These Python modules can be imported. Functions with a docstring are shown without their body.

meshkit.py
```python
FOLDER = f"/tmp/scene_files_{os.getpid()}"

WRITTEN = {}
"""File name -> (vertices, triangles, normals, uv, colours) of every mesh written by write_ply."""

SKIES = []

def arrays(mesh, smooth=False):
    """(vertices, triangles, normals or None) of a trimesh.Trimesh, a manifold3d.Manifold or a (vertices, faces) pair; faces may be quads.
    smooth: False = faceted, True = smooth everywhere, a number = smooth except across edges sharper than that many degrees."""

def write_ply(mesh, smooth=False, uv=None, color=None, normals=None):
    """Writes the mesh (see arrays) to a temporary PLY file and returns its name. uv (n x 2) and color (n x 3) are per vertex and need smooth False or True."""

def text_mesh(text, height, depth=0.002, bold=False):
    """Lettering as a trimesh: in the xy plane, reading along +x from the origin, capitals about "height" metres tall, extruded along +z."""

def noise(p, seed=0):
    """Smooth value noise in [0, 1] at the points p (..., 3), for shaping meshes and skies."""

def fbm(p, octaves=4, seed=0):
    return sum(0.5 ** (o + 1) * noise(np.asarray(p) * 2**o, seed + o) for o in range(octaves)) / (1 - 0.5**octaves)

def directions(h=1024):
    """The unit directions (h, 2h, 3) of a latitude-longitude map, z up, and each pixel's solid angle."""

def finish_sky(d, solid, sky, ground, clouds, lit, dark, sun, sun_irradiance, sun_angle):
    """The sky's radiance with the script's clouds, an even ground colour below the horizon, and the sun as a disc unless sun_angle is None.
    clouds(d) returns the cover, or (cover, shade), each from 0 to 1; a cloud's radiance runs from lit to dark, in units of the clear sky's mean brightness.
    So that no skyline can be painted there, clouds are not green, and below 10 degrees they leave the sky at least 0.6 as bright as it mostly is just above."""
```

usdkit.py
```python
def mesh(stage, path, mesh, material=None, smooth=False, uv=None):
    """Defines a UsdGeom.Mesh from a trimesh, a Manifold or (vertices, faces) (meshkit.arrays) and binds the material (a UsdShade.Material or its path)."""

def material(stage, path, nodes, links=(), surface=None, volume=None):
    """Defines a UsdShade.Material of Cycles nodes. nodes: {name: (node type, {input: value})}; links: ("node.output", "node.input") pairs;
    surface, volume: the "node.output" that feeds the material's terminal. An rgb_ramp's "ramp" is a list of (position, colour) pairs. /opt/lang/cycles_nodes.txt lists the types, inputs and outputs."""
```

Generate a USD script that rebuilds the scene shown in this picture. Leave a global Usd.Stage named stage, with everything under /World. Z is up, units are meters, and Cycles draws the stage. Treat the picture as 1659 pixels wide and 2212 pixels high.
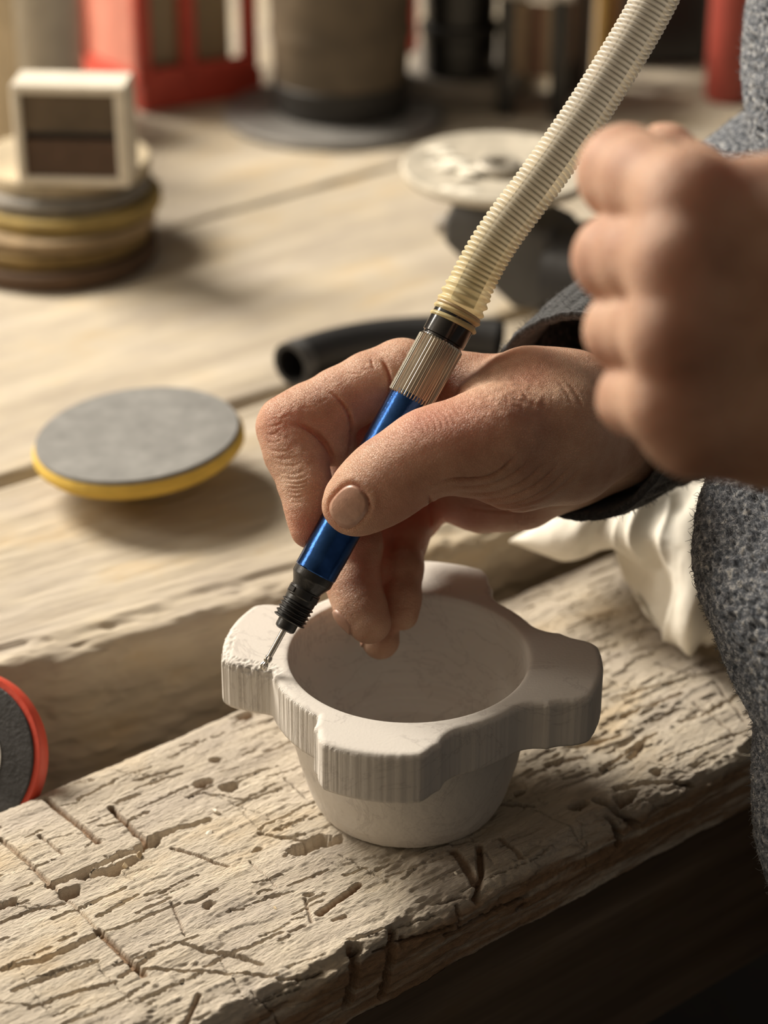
import math, random
import numpy as np, trimesh, usdkit, meshkit
import shapely
from shapely.geometry import Polygon, Point, LineString
from shapely.ops import unary_union
from scipy import ndimage
from pxr import Usd, UsdGeom, UsdLux, UsdShade, Gf, Sdf, Vt

stage = Usd.Stage.CreateInMemory()
UsdGeom.SetStageUpAxis(stage, UsdGeom.Tokens.z)
UsdGeom.SetStageMetersPerUnit(stage, 1.0)
world = UsdGeom.Xform.Define(stage, '/World')
stage.SetDefaultPrim(world.GetPrim())
UsdGeom.Scope.Define(stage, '/World/Looks')
rng = np.random.default_rng(7)

# ------------------------------------------------------------------ camera, light, exposure
FPX = 4600.0                                  # focal length in pixels of the 1659 x 2212 frame
PITCH = math.radians(28.4)
F = np.array([0, math.cos(PITCH), -math.sin(PITCH)])
U = np.array([0, math.sin(PITCH), math.cos(PITCH)])
R = np.array([1.0, 0, 0])
C = np.array([-0.0098, -0.7123, 0.5167])
cam = UsdGeom.Camera.Define(stage, '/World/Camera')
M = Gf.Matrix4d(1.0)
for i, row in enumerate((R, U, -F, C)):
    M.SetRow(i, Gf.Vec4d(*map(float, row), 1.0 if i == 3 else 0.0))
cam.AddTransformOp().Set(M)
cam.CreateHorizontalApertureAttr(24.0)
cam.CreateVerticalApertureAttr(32.0)
cam.CreateFocalLengthAttr(FPX / 1659 * 24.0)
cam.CreateFocusDistanceAttr(0.815)
cam.CreateFStopAttr(5.0)
cam.CreateClippingRangeAttr(Gf.Vec2f(0.01, 50))
cam.CreateExposureAttr(0.10)

ANG = math.radians(38.3)                      # the benches run this way; the window wall is parallel to them
UD = np.array([math.cos(ANG), math.sin(ANG), 0]); VD = np.array([math.sin(ANG), -math.cos(ANG), 0]); ZD = np.array([0, 0, 1.0])
def W(u, v, z=0.0):
    return np.multiply.outer(np.asarray(u, float), UD) + np.multiply.outer(np.asarray(v, float), VD) + np.multiply.outer(np.asarray(z, float), ZD)
def to_uv(p):
    p = np.asarray(p); return p @ UD, p @ VD

WIN_U, WIN_V, WIN_Z, WIN_W, WIN_H = -0.27, -1.75, 1.40, 0.95, 1.00
key = UsdLux.RectLight.Define(stage, '/World/daylight')
key.CreateWidthAttr(WIN_W - 0.06); key.CreateHeightAttr(WIN_H - 0.06)
key.CreateIntensityAttr(50.0); key.CreateColorAttr(Gf.Vec3f(1.0, 0.91, 0.78))
KM = Gf.Matrix4d(1.0)
for i, row in enumerate((UD, ZD, -VD, W(WIN_U, WIN_V - 0.05, WIN_Z))):       # a light shines along its local -z
    KM.SetRow(i, Gf.Vec4d(*map(float, row), 1.0 if i == 3 else 0.0))
key.AddTransformOp().Set(KM)
WIN2_U, WIN2_V, WIN2_Z, WIN2_W, WIN2_H = -1.25, -1.38, 1.00, 0.66, 0.80
side = UsdLux.RectLight.Define(stage, '/World/side_daylight')
side.CreateWidthAttr(WIN2_W - 0.06); side.CreateHeightAttr(WIN2_H - 0.06)
side.CreateIntensityAttr(13.0); side.CreateColorAttr(Gf.Vec3f(1.0, 0.91, 0.78))
KM = Gf.Matrix4d(1.0)
for i, row in enumerate((VD * -1, ZD, -UD, W(WIN2_U - 0.05, WIN2_V, WIN2_Z))):
    KM.SetRow(i, Gf.Vec4d(*map(float, row), 1.0 if i == 3 else 0.0))
side.AddTransformOp().Set(KM)
dome = UsdLux.DomeLight.Define(stage, '/World/room_air')
dome.CreateIntensityAttr(0.036); dome.CreateColorAttr(Gf.Vec3f(1.0, 0.88, 0.74))

# ------------------------------------------------------------------ helpers
def ray(px, py):
    return F + np.multiply.outer((np.asarray(px, float) - 829.5) / FPX, R) - np.multiply.outer((np.asarray(py, float) - 1106) / FPX, U)
def P(px, py, d):
    return C + ray(px, py) * np.asarray(d, float)[..., None] if np.ndim(d) else C + ray(px, py) * d
def onz(px, py, z=0.0):
    r = ray(px, py); t = (z - C[2]) / r[..., 2]
    return C + r * t[..., None] if np.ndim(t) else C + r * t
def proj(p):
    q = np.asarray(p) - C; d = q @ F
    return 829.5 + FPX * (q @ R) / d, 1106 - FPX * (q @ U) / d, d

used = {}
def path_for(name, parent=None):
    base = parent.GetPath().pathString if parent is not None else '/World'
    k = used.get((base, name), 0); used[(base, name)] = k + 1
    return f'{base}/{name}' + (f'_{k:03d}' if k else '')
ORG = {}
def data(prim, label=None, cat=None, group=None, kind=None):
    for k, v in (('label', label), ('category', cat), ('group', group), ('kind', kind)):
        if v: prim.SetCustomDataByKey(k, v)
def thing(name, label, cat, base=(0, 0, 0), group=None, kind=None):
    x = UsdGeom.Xform.Define(stage, path_for(name)); x.AddTranslateOp().Set(Gf.Vec3d(*map(float, base)))
    p = x.GetPrim(); data(p, label, cat, group, kind); ORG[p.GetPath().pathString] = np.asarray(base, float)
    return p
def origin(prim):
    s = prim.GetPath().pathString
    for k, o in ORG.items():
        if s == k or s.startswith(k + '/'): return o
    return np.zeros(3)
def obj(name, mesh, mat, parent=None, smooth=30, normals=None, attrs=None, label=None, cat=None, group=None, kind=None):
    """One Mesh prim; mesh in world coordinates (trimesh or (v, f))."""
    if isinstance(mesh, tuple): v, f = np.asarray(mesh[0], float), np.asarray(mesh[1])
    else: v, f = np.asarray(mesh.vertices), np.asarray(mesh.faces)
    if parent is not None: v = v - origin(parent)
    pth = path_for(name, parent)
    if normals is not None:
        m = usdkit.mesh(stage, pth, (v, f), mat, smooth=False)
        m.CreateNormalsAttr(Vt.Vec3fArray.FromNumpy(np.asarray(normals, np.float32))); m.SetNormalsInterpolation('vertex')
    else:
        m = usdkit.mesh(stage, pth, (v, f), mat, smooth=smooth)
    for k, a in (attrs or {}).items():
        UsdGeom.PrimvarsAPI(m).CreatePrimvar(k, Sdf.ValueTypeNames.FloatArray, 'vertex').Set(Vt.FloatArray.FromNumpy(np.asarray(a, np.float32)))
    data(m.GetPrim(), label, cat, group, kind)
    return m.GetPrim()

def frame_of(axis, hint=(0, 0, 1)):
    a = np.asarray(axis, float); a = a / np.linalg.norm(a)
    h = np.asarray(hint, float)
    if abs(h @ a) > 0.95 * np.linalg.norm(h): h = np.array([1.0, 0.2, 0])
    x = np.cross(h, a); x /= np.linalg.norm(x)
    return x, np.cross(a, x), a
def lathe(profile, base, axis=(0, 0, 1), n=96, closed=False, ripple=None):
    """profile: (r, h) rows from start to end along the axis; ends on the axis close the solid."""
    pr = np.asarray(profile, float); x, y, a = frame_of(axis)
    t = np.linspace(0, 2 * np.pi, n, endpoint=False)
    rr = pr[:, 0][:, None] * np.ones(n)
    if ripple is not None: rr = ripple(rr, pr[:, 1][:, None], t[None, :])
    v = np.asarray(base) + rr[..., None] * (np.cos(t)[None, :, None] * x + np.sin(t)[None, :, None] * y) + pr[:, 1][:, None, None] * a
    m = len(pr); idx = np.arange(m * n).reshape(m, n); j = np.roll(idx, -1, axis=1)
    rows = range(m if closed else m - 1)
    q = np.concatenate([np.stack([idx[i], j[i], j[(i + 1) % m], idx[(i + 1) % m]], -1) for i in rows])
    f = np.vstack([q[:, [0, 1, 2]], q[:, [0, 2, 3]]])
    tm = trimesh.Trimesh(v.reshape(-1, 3), f, process=True)
    tm.update_faces(tm.nondegenerate_faces()); return tm
def round_profile(r0, r1, h0, h1, b=0.001, k=3):
    """A disc or cylinder wall from axis to axis with rounded edges."""
    p = [(0, h0)]
    for a in np.linspace(0, np.pi / 2, k + 1): p.append((r0 - b + b * np.sin(a), h0 + b - b * np.cos(a)))
    for a in np.linspace(0, np.pi / 2, k + 1): p.append((r1 - b + b * np.cos(a), h1 - b + b * np.sin(a)))
    p.append((0, h1)); return p
def box(size, center, ax=None, b=0.0):
    """Box with bevelled edges; ax: rows are the local axes."""
    s = np.asarray(size, float) / 2
    if b > 0:
        pts = []
        for sg in np.ndindex(2, 2, 2):
            g = np.array(sg) * 2 - 1
            for k in range(3):
                q = s - b; q = q.copy(); q[k] = s[k]; pts.append(g * q)
        m = trimesh.convex.convex_hull(np.array(pts))
    else: m = trimesh.creation.box(2 * s)
    A = np.eye(3) if ax is None else np.asarray(ax)
    return trimesh.Trimesh(m.vertices @ A + np.asarray(center), m.faces, process=False)
RU = np.array([UD, -VD, ZD])                  # axes of the bench: along, away from the viewer, up
def rotz(deg):
    a = math.radians(deg); return np.array([[math.cos(a), math.sin(a), 0], [-math.sin(a), math.cos(a), 0], [0, 0, 1]])
def cat(*ms): return trimesh.util.concatenate(ms)
def smoothpath(pts, n):
    from scipy.interpolate import CubicSpline
    pts = np.asarray(pts, float); d = np.r_[0, np.cumsum(np.linalg.norm(np.diff(pts, axis=0), axis=1))]
    t = np.linspace(0, d[-1], n); return CubicSpline(d, pts)(t), t
def sweep(path, radius, n=40, cap=True, squash=None, hint=(0, 0, 1), inner=None):
    """Tube round a path; radius: scalar, (m,) or (m, n)."""
    p = np.asarray(path); m = len(p); tan = np.gradient(p, axis=0); tan /= np.linalg.norm(tan, axis=1)[:, None]
    x, y, _ = frame_of(tan[0], hint); X = [x]
    for i in range(1, m):
        x = X[-1] - (X[-1] @ tan[i]) * tan[i]; X.append(x / np.linalg.norm(x))
    X = np.array(X); Y = np.cross(tan, X)
    t = np.linspace(0, 2 * np.pi, n, endpoint=False)
    r = np.broadcast_to(np.asarray(radius, float)[..., None] if np.ndim(radius) == 1 else np.asarray(radius, float), (m, n))
    sx, sy = squash or (1, 1)
    v = p[:, None] + r[..., None] * (sx * np.cos(t)[None, :, None] * X[:, None] + sy * np.sin(t)[None, :, None] * Y[:, None])
    idx = np.arange(m * n).reshape(m, n); j = np.roll(idx, -1, axis=1)
    q = np.stack([idx[:-1], j[:-1], j[1:], idx[1:]], -1).reshape(-1, 4)
    f = np.vstack([q[:, [0, 1, 2]], q[:, [0, 2, 3]]]); v = v.reshape(-1, 3)
    if cap:
        c0, c1 = len(v), len(v) + 1; v = np.vstack([v, p[0], p[-1]])
        f = np.vstack([f, np.stack([j[0], idx[0], np.full(n, c0)], -1), np.stack([idx[-1], j[-1], np.full(n, c1)], -1)])
    return v, f

def vnormals(v, f):
    n = np.zeros_like(v); c = np.cross(v[f[:, 1]] - v[f[:, 0]], v[f[:, 2]] - v[f[:, 0]])
    for k in range(3): np.add.at(n, f[:, k], c)
    return n / np.maximum(np.linalg.norm(n, axis=1), 1e-20)[:, None]

class Vol:
    """A grid of signed distances."""
    def __init__(s, lo, hi, h):
        s.lo = np.asarray(lo, float); s.h = h; s.n = np.ceil((np.asarray(hi) - s.lo) / h).astype(int) + 1
        s.ax = [(s.lo[k] + h * np.arange(s.n[k])).astype(np.float32) for k in range(3)]
    def blank(s): return np.full(s.n, 0.05, np.float32)
    def window(s, lo, hi):
        a = np.clip(np.floor((lo - s.lo) / s.h).astype(int), 0, s.n - 1); b = np.clip(np.ceil((hi - s.lo) / s.h).astype(int) + 1, 1, s.n)
        return tuple(slice(i, j) for i, j in zip(a, np.maximum(b, a + 1)))
    def pts(s, w):
        return s.ax[0][w[0]][:, None, None], s.ax[1][w[1]][None, :, None], s.ax[2][w[2]][None, None, :]
    def cone(s, D, a, ra, b, rb, k, pad=0.014):
        a, b = np.asarray(a, float), np.asarray(b, float); m = max(ra, rb) + pad
        w = s.window(np.minimum(a, b) - m, np.maximum(a, b) + m); x, y, z = s.pts(w); d = b - a; L = max(d @ d, 1e-12)
        t = np.clip(((x - a[0]) * d[0] + (y - a[1]) * d[1] + (z - a[2]) * d[2]) / L, 0, 1)
        q = np.sqrt((x - a[0] - t * d[0]) ** 2 + (y - a[1] - t * d[1]) ** 2 + (z - a[2] - t * d[2]) ** 2) - (ra + t * (rb - ra))
        D[w] = smin(D[w], q.astype(np.float32), k)
    def chain(s, D, js, k):
        for (a, ra), (b, rb) in zip(js[:-1], js[1:]): s.cone(D, a, ra, b, rb, k)
    def sample(s, D, p):
        return ndimage.map_coordinates(D, ((np.asarray(p) - s.lo) / s.h).T, order=1, mode='nearest')
def smin(a, b, k):
    h = np.maximum(k - np.abs(a - b), 0) / k
    return np.minimum(a, b) - h * h * (k / 4)
def smax(a, b, k): return -smin(-a, -b, k)
def surface_nets(D, lo, h):
    ins = D < 0; n = np.array(D.shape)
    c = np.zeros(n - 1, np.int8)
    for o in np.ndindex(2, 2, 2): c += ins[o[0]:n[0] - 1 + o[0], o[1]:n[1] - 1 + o[1], o[2]:n[2] - 1 + o[2]]
    act = np.argwhere((c > 0) & (c < 8)); ids = np.full(n - 1, -1, np.int64); ids[tuple(act.T)] = np.arange(len(act))
    pos = np.zeros((len(act), 3)); cnt = np.zeros(len(act))
    for ax in range(3):
        e = np.eye(3, dtype=int)[ax]; oth = [k for k in range(3) if k != ax]
        for i, j in np.ndindex(2, 2):
            o = np.zeros(3, int); o[oth[0]], o[oth[1]] = i, j
            a = D[tuple((act + o).T)]; b = D[tuple((act + o + e).T)]; m = (a < 0) != (b < 0)
            t = np.where(m, a / np.where(m, a - b, 1), 0)
            pos += m[:, None] * (o + e * t[:, None]); cnt += m
    v = lo + (act + pos / cnt[:, None]) * h
    faces = []
    for ax in range(3):
        e = np.eye(3, dtype=int)[ax]; o1, o2 = [np.eye(3, dtype=int)[k] for k in ((ax + 1) % 3, (ax + 2) % 3)]
        hi = tuple(slice(e[k], None) for k in range(3)); low = tuple(slice(0, n[k] - e[k]) for k in range(3))
        g = np.argwhere(ins[low] != ins[hi])
        g = g[np.all((g - o1 - o2 >= 0) & (g < n - 1), axis=1)]
        q = np.stack([ids[tuple((g - o1 - o2).T)], ids[tuple((g - o2).T)], ids[tuple(g.T)], ids[tuple((g - o1).T)]], -1)
        flip = ~ins[tuple(g.T)]; q[flip] = q[flip][:, ::-1]; faces.append(q)
    q = np.concatenate(faces); q = q[np.all(q >= 0, axis=1)]
    return v, np.vstack([q[:, [0, 1, 2]], q[:, [0, 2, 3]]])
def relax(v, f, n=4, a=0.5, b=-0.52):
    e = np.vstack([f[:, [0, 1]], f[:, [1, 2]], f[:, [2, 0]]]); deg = np.bincount(e[:, 0], minlength=len(v))[:, None]
    for k in range(n):
        s = np.zeros_like(v)
        for c in range(3): s[:, c] = np.bincount(e[:, 0], v[e[:, 1], c], len(v))
        v = v + (a if k % 2 == 0 else b) * (s / deg - v)
    return v
def sd_polygon(poly, lo, hi, h):
    """Signed distance of a 2D shape on a grid: negative inside."""
    nx, ny = [int(round((hi[k] - lo[k]) / h)) + 1 for k in range(2)]
    X, Y = np.meshgrid(lo[0] + h * np.arange(nx), lo[1] + h * np.arange(ny), indexing='ij')
    m = shapely.contains_xy(poly, X, Y)
    return (ndimage.distance_transform_edt(~m) - ndimage.distance_transform_edt(m)) * h - np.where(m, -h / 2, h / 2)
def seg_dist(X, Y, pts):
    d = np.full(X.shape, 1e3)
    for (ax, ay), (bx, by) in zip(pts[:-1], pts[1:]):
        dx, dy = bx - ax, by - ay; t = np.clip(((X - ax) * dx + (Y - ay) * dy) / max(dx * dx + dy * dy, 1e-12), 0, 1)
        d = np.minimum(d, np.hypot(X - ax - t * dx, Y - ay - t * dy))
    return d
def sstep(a, b, x):
    t = np.clip((x - a) / (b - a), 0, 1); return t * t * (3 - 2 * t)
def n2(x, y, sx, sy, seed=0, oct=4):
    return meshkit.fbm(np.stack([np.asarray(x) * sx + 31.7, np.asarray(y) * sy + 17.3, np.full(np.shape(x), 5.5 + seed)], -1), oct, seed)

# ------------------------------------------------------------------ materials
def MAT(name, nodes, links, surface='p.BSDF'):
    return usdkit.material(stage, '/World/Looks/' + name, nodes, links, surface=surface)
def simple(name, color, rough=0.6, metallic=0.0, bump=0.0, scale=300, var=0.12, vscale=40, **kw):
    c = np.array(color, float)
    nodes = {'g': ('texture_coordinate', {}), 'n': ('noise_texture', {'scale': vscale, 'detail': 4, 'roughness': 0.6}),
             'r': ('rgb_ramp', {'ramp': [(0.3, tuple(c * (1 - var))), (0.7, tuple(np.minimum(c * (1 + var), 1)))]}),
             'p': ('principled_bsdf', {'roughness': rough, 'metallic': metallic, **kw})}
    links = [('g.object', 'n.vector'), ('n.fac', 'r.fac'), ('r.color', 'p.base_color')]
    if bump:
        nodes['n2'] = ('noise_texture', {'scale': scale, 'detail': 4, 'roughness': 0.6}); nodes['b'] = ('bump', {'strength': 1.0, 'distance': bump})
        links += [('g.object', 'n2.vector'), ('n2.fac', 'b.height'), ('b.normal', 'p.normal')]
    return MAT(name, nodes, links)
def wood(name, cols, stretch=(4, 60, 30), rough=0.85, bump=0.0006, deg=math.degrees(ANG), raw=None, bscale=3.0):
    nodes = {'g': ('geometry', {}), 'rot': ('vector_rotate', {'rotate_type': 'z_axis', 'angle': -math.radians(deg)}),
             'm': ('mapping', {'scale': stretch}), 'm2': ('mapping', {'scale': (220, 900, 500) if raw else tuple(np.array(stretch) * bscale)}), 'm3': ('mapping', {'scale': (14, 26, 20)}),
             'n': ('noise_texture', {'scale': 1.0, 'detail': 6, 'roughness': 0.62}), 'n2': ('noise_texture', {'scale': 1.0, 'detail': 5, 'roughness': 0.65}),
             'n3': ('noise_texture', {'scale': 1.0, 'detail': 5, 'roughness': 0.6}),
             'r': ('rgb_ramp', {'ramp': [(0.28, cols[0]), (0.46, cols[1]), (0.60, cols[2]), (0.75, cols[3])]}),
             'r3': ('rgb_ramp', {'ramp': [(0.38, (0.86, 0.86, 0.90)), (0.55, (1, 1, 1)), (0.68, (1.0, 0.93, 0.82))]}),
             'mm': ('mix', {'mix_type': 'multiply', 'fac': 1.0}),
             'b': ('bump', {'strength': 1.0, 'distance': bump}), 'p': ('principled_bsdf', {'roughness': rough, 'specular_ior_level': 0.25})}
    links = [('g.position', 'rot.vector'), ('rot.vector', 'm.vector'), ('rot.vector', 'm2.vector'), ('rot.vector', 'm3.vector'), ('m.vector', 'n.vector'), ('m2.vector', 'n2.vector'),
             ('m3.vector', 'n3.vector'), ('n.fac', 'r.fac'), ('n3.fac', 'r3.fac'), ('r.color', 'mm.color1'), ('r3.color', 'mm.color2'),
             ('n2.fac', 'b.height'), ('b.normal', 'p.normal')]
    if raw:
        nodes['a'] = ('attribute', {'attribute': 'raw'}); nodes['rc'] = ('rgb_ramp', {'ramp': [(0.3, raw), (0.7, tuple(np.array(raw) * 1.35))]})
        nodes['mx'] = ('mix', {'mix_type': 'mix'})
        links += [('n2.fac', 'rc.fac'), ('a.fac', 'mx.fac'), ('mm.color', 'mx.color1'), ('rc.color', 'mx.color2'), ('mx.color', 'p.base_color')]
    else: links.append(('mm.color', 'p.base_color'))
    return MAT(name, nodes, links)
#@@MATS
worn_wood = wood('worn_wood', [(0.44, 0.38, 0.305), (0.59, 0.52, 0.42), (0.67, 0.595, 0.485), (0.74, 0.665, 0.55)], stretch=(10, 150, 60), bump=0.0022, raw=(0.24, 0.148, 0.083), bscale=6.0)
board_wood = wood('board_wood', [(0.39, 0.335, 0.255), (0.45, 0.39, 0.30), (0.50, 0.44, 0.345), (0.55, 0.485, 0.385)], stretch=(5, 60, 40), bump=0.0004)
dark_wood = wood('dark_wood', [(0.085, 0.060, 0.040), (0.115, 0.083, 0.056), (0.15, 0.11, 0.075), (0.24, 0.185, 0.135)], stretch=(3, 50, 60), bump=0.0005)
floor_mat = simple('dark_concrete', (0.035, 0.032, 0.030), 0.9, bump=0.001, scale=60)
plaster = simple('old_plaster', (0.30, 0.26, 0.21), 0.9, bump=0.002, scale=20)
frame_paint = simple('frame_paint', (0.45, 0.42, 0.36), 0.5)

def marble_material():
    nodes = {'g': ('texture_coordinate', {}), 'ms': ('mapping', {'scale': (900, 900, 26)}),
             'n': ('noise_texture', {'scale': 22, 'detail': 6, 'roughness': 0.62, 'distortion': 1.6}),
             'r': ('rgb_ramp', {'ramp': [(0.30, (0.57, 0.54, 0.50)), (0.485, (0.56, 0.53, 0.49)), (0.50, (0.47, 0.44, 0.41)), (0.515, (0.56, 0.53, 0.49)), (0.75, (0.56, 0.53, 0.49))]}),
             'ns': ('noise_texture', {'scale': 1.0, 'detail': 2}), 'a': ('attribute', {'attribute': 'tooled'}), 'mul': ('math', {'math_type': 'multiply'}),
             'ng': ('noise_texture', {'scale': 900, 'detail': 3}),
             'b2': ('bump', {'strength': 0.35, 'distance': 0.00025}),
             'b': ('bump', {'strength': 1.0, 'distance': 0.0007}),
             'p': ('principled_bsdf', {'roughness': 0.75, 'specular_ior_level': 0.3, 'subsurface_weight': 0.0})}
    links = [('g.object', 'n.vector'), ('n.fac', 'r.fac'), ('r.color', 'p.base_color'), ('g.object', 'ms.vector'), ('ms.vector', 'ns.vector'),
             ('ns.fac', 'mul.value1'), ('a.fac', 'mul.value2'), ('g.object', 'ng.vector'), ('ng.fac', 'b2.height'), ('b2.normal', 'b.normal'), ('mul.value', 'b.height'), ('b.normal', 'p.normal')]
    return MAT('white_marble', nodes, links)
marble = marble_material()
black_metal = simple('black_metal', (0.012, 0.012, 0.012), 0.32, var=0.3, bump=0.0001, scale=800)
black_gloss = simple('black_gloss', (0.008, 0.008, 0.009), 0.16)
blue_metal = simple('blue_anodised', (0.024, 0.070, 0.22), 0.16, metallic=1.0, bump=0.00006, scale=900, var=0.35, vscale=130)
silver = simple('brushed_steel', (0.50, 0.46, 0.40), 0.22, metallic=1.0, var=0.15)
steel = simple('bright_steel', (0.55, 0.52, 0.48), 0.2, metallic=1.0)

# ------------------------------------------------------------------ the setting
def struct(name, mesh, mat, **k): return obj(name, mesh, mat, kind='structure', **k)
struct('floor', box((5.0, 5.0, 0.05), W(0.3, -0.1, -0.895), RU), floor_mat)
wb = box((5.0, 0.10, 3.3), W(0.3, -1.80, 0.78), RU)
hole = box((WIN_W, 0.30, WIN_H), W(WIN_U, -1.80, WIN_Z), RU)
struct('wall_back', trimesh.boolean.difference([wb, hole], engine='manifold'), plaster)
fr = [box((WIN_W + 0.1, 0.05, 0.05), W(WIN_U, -1.745, WIN_Z + s * (WIN_H / 2 + 0.01)), RU, 0.004) for s in (-1, 1)]
fr += [box((0.05, 0.05, WIN_H + 0.06), W(WIN_U + s * (WIN_W / 2 + 0.01), -1.745, WIN_Z), RU, 0.004) for s in (-1, 1)]
struct('window_1', cat(*fr), frame_paint)

wl_ = box((0.10, 3.6, 3.3), W(WIN2_U - 0.05, -0.1, 0.78), RU)
struct('wall_left', trimesh.boolean.difference([wl_, box((0.30, WIN2_W, WIN2_H), W(WIN2_U - 0.05, WIN2_V, WIN2_Z), RU)], engine='manifold'), plaster)
fr = [box((0.05, WIN2_W + 0.1, 0.05), W(WIN2_U + 0.005, WIN2_V, WIN2_Z + s * (WIN2_H / 2 + 0.01)), RU, 0.004) for s in (-1, 1)]
fr += [box((0.05, 0.05, WIN2_H + 0.06), W(WIN2_U + 0.005, WIN2_V + s * (WIN2_W / 2 + 0.01), WIN2_Z), RU, 0.004) for s in (-1, 1)]
struct('window_2', cat(*fr), frame_paint)

# ------------------------------------------------------------------ front bench: one thick worn plank on a dark frame
PV0, PV1, PT = -0.099, 0.0665, 0.030          # back and front edge of the plank, thickness
def feature(px): return [tuple(map(float, to_uv(onz(*p)))) for p in px]
CUTS = [  # saw cuts and knife slots: pixel line, half width mm, depth mm
 ([(95, 1720), (150, 1766), (212, 1818)], 1.5, 2.8), ([(240, 1746), (285, 1790), (322, 1826)], 1.4, 3.2), ([(0, 1812), (60, 1862), (118, 1920)], 1.1, 1.8),
 ([(212, 2012), (262, 2060), (310, 2104)], 1.6, 3.0), ([(372, 1832), (430, 1850), (492, 1872)], 0.8, 1.6), ([(85, 1806), (135, 1844)], 0.7, 1.4),
 ([(118, 1920), (180, 1975), (212, 2012)], 0.7, 1.0), ([(370, 1950), (400, 2020)], 0.5, 1.0), ([(540, 1860), (600, 1915)], 0.4, 0.8),
 ([(690, 1972), (735, 1938), (775, 1908)], 1.6, 3.0), ([(720, 1985), (745, 1974)], 0.9, 1.6), ([(660, 1940), (672, 1990)], 0.7, 1.2),
 ([(1036, 1826), (1042, 1880), (1043, 1930)], 1.6, 3.5), ([(980, 1836), (1010, 1870), (1034, 1905)], 2.2, 2.2), ([(1080, 1810), (1130, 1850)], 1.2, 1.4),
 ([(850, 2000), (872, 2040), (900, 2100)], 2.2, 4.0), ([(880, 2008), (895, 2022)], 1.2, 2.0), ([(995, 1945), (1020, 1972)], 1.0, 2.0), ([(760, 2040), (790, 2080), (806, 2128)], 2.6, 4.5),
 ([(625, 2012), (660, 1998)], 0.6, 1.0), ([(300, 1640), (430, 1600)], 0.3, 0.5), ([(430, 2150), (400, 2212)], 1.0, 2.0)]
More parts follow.
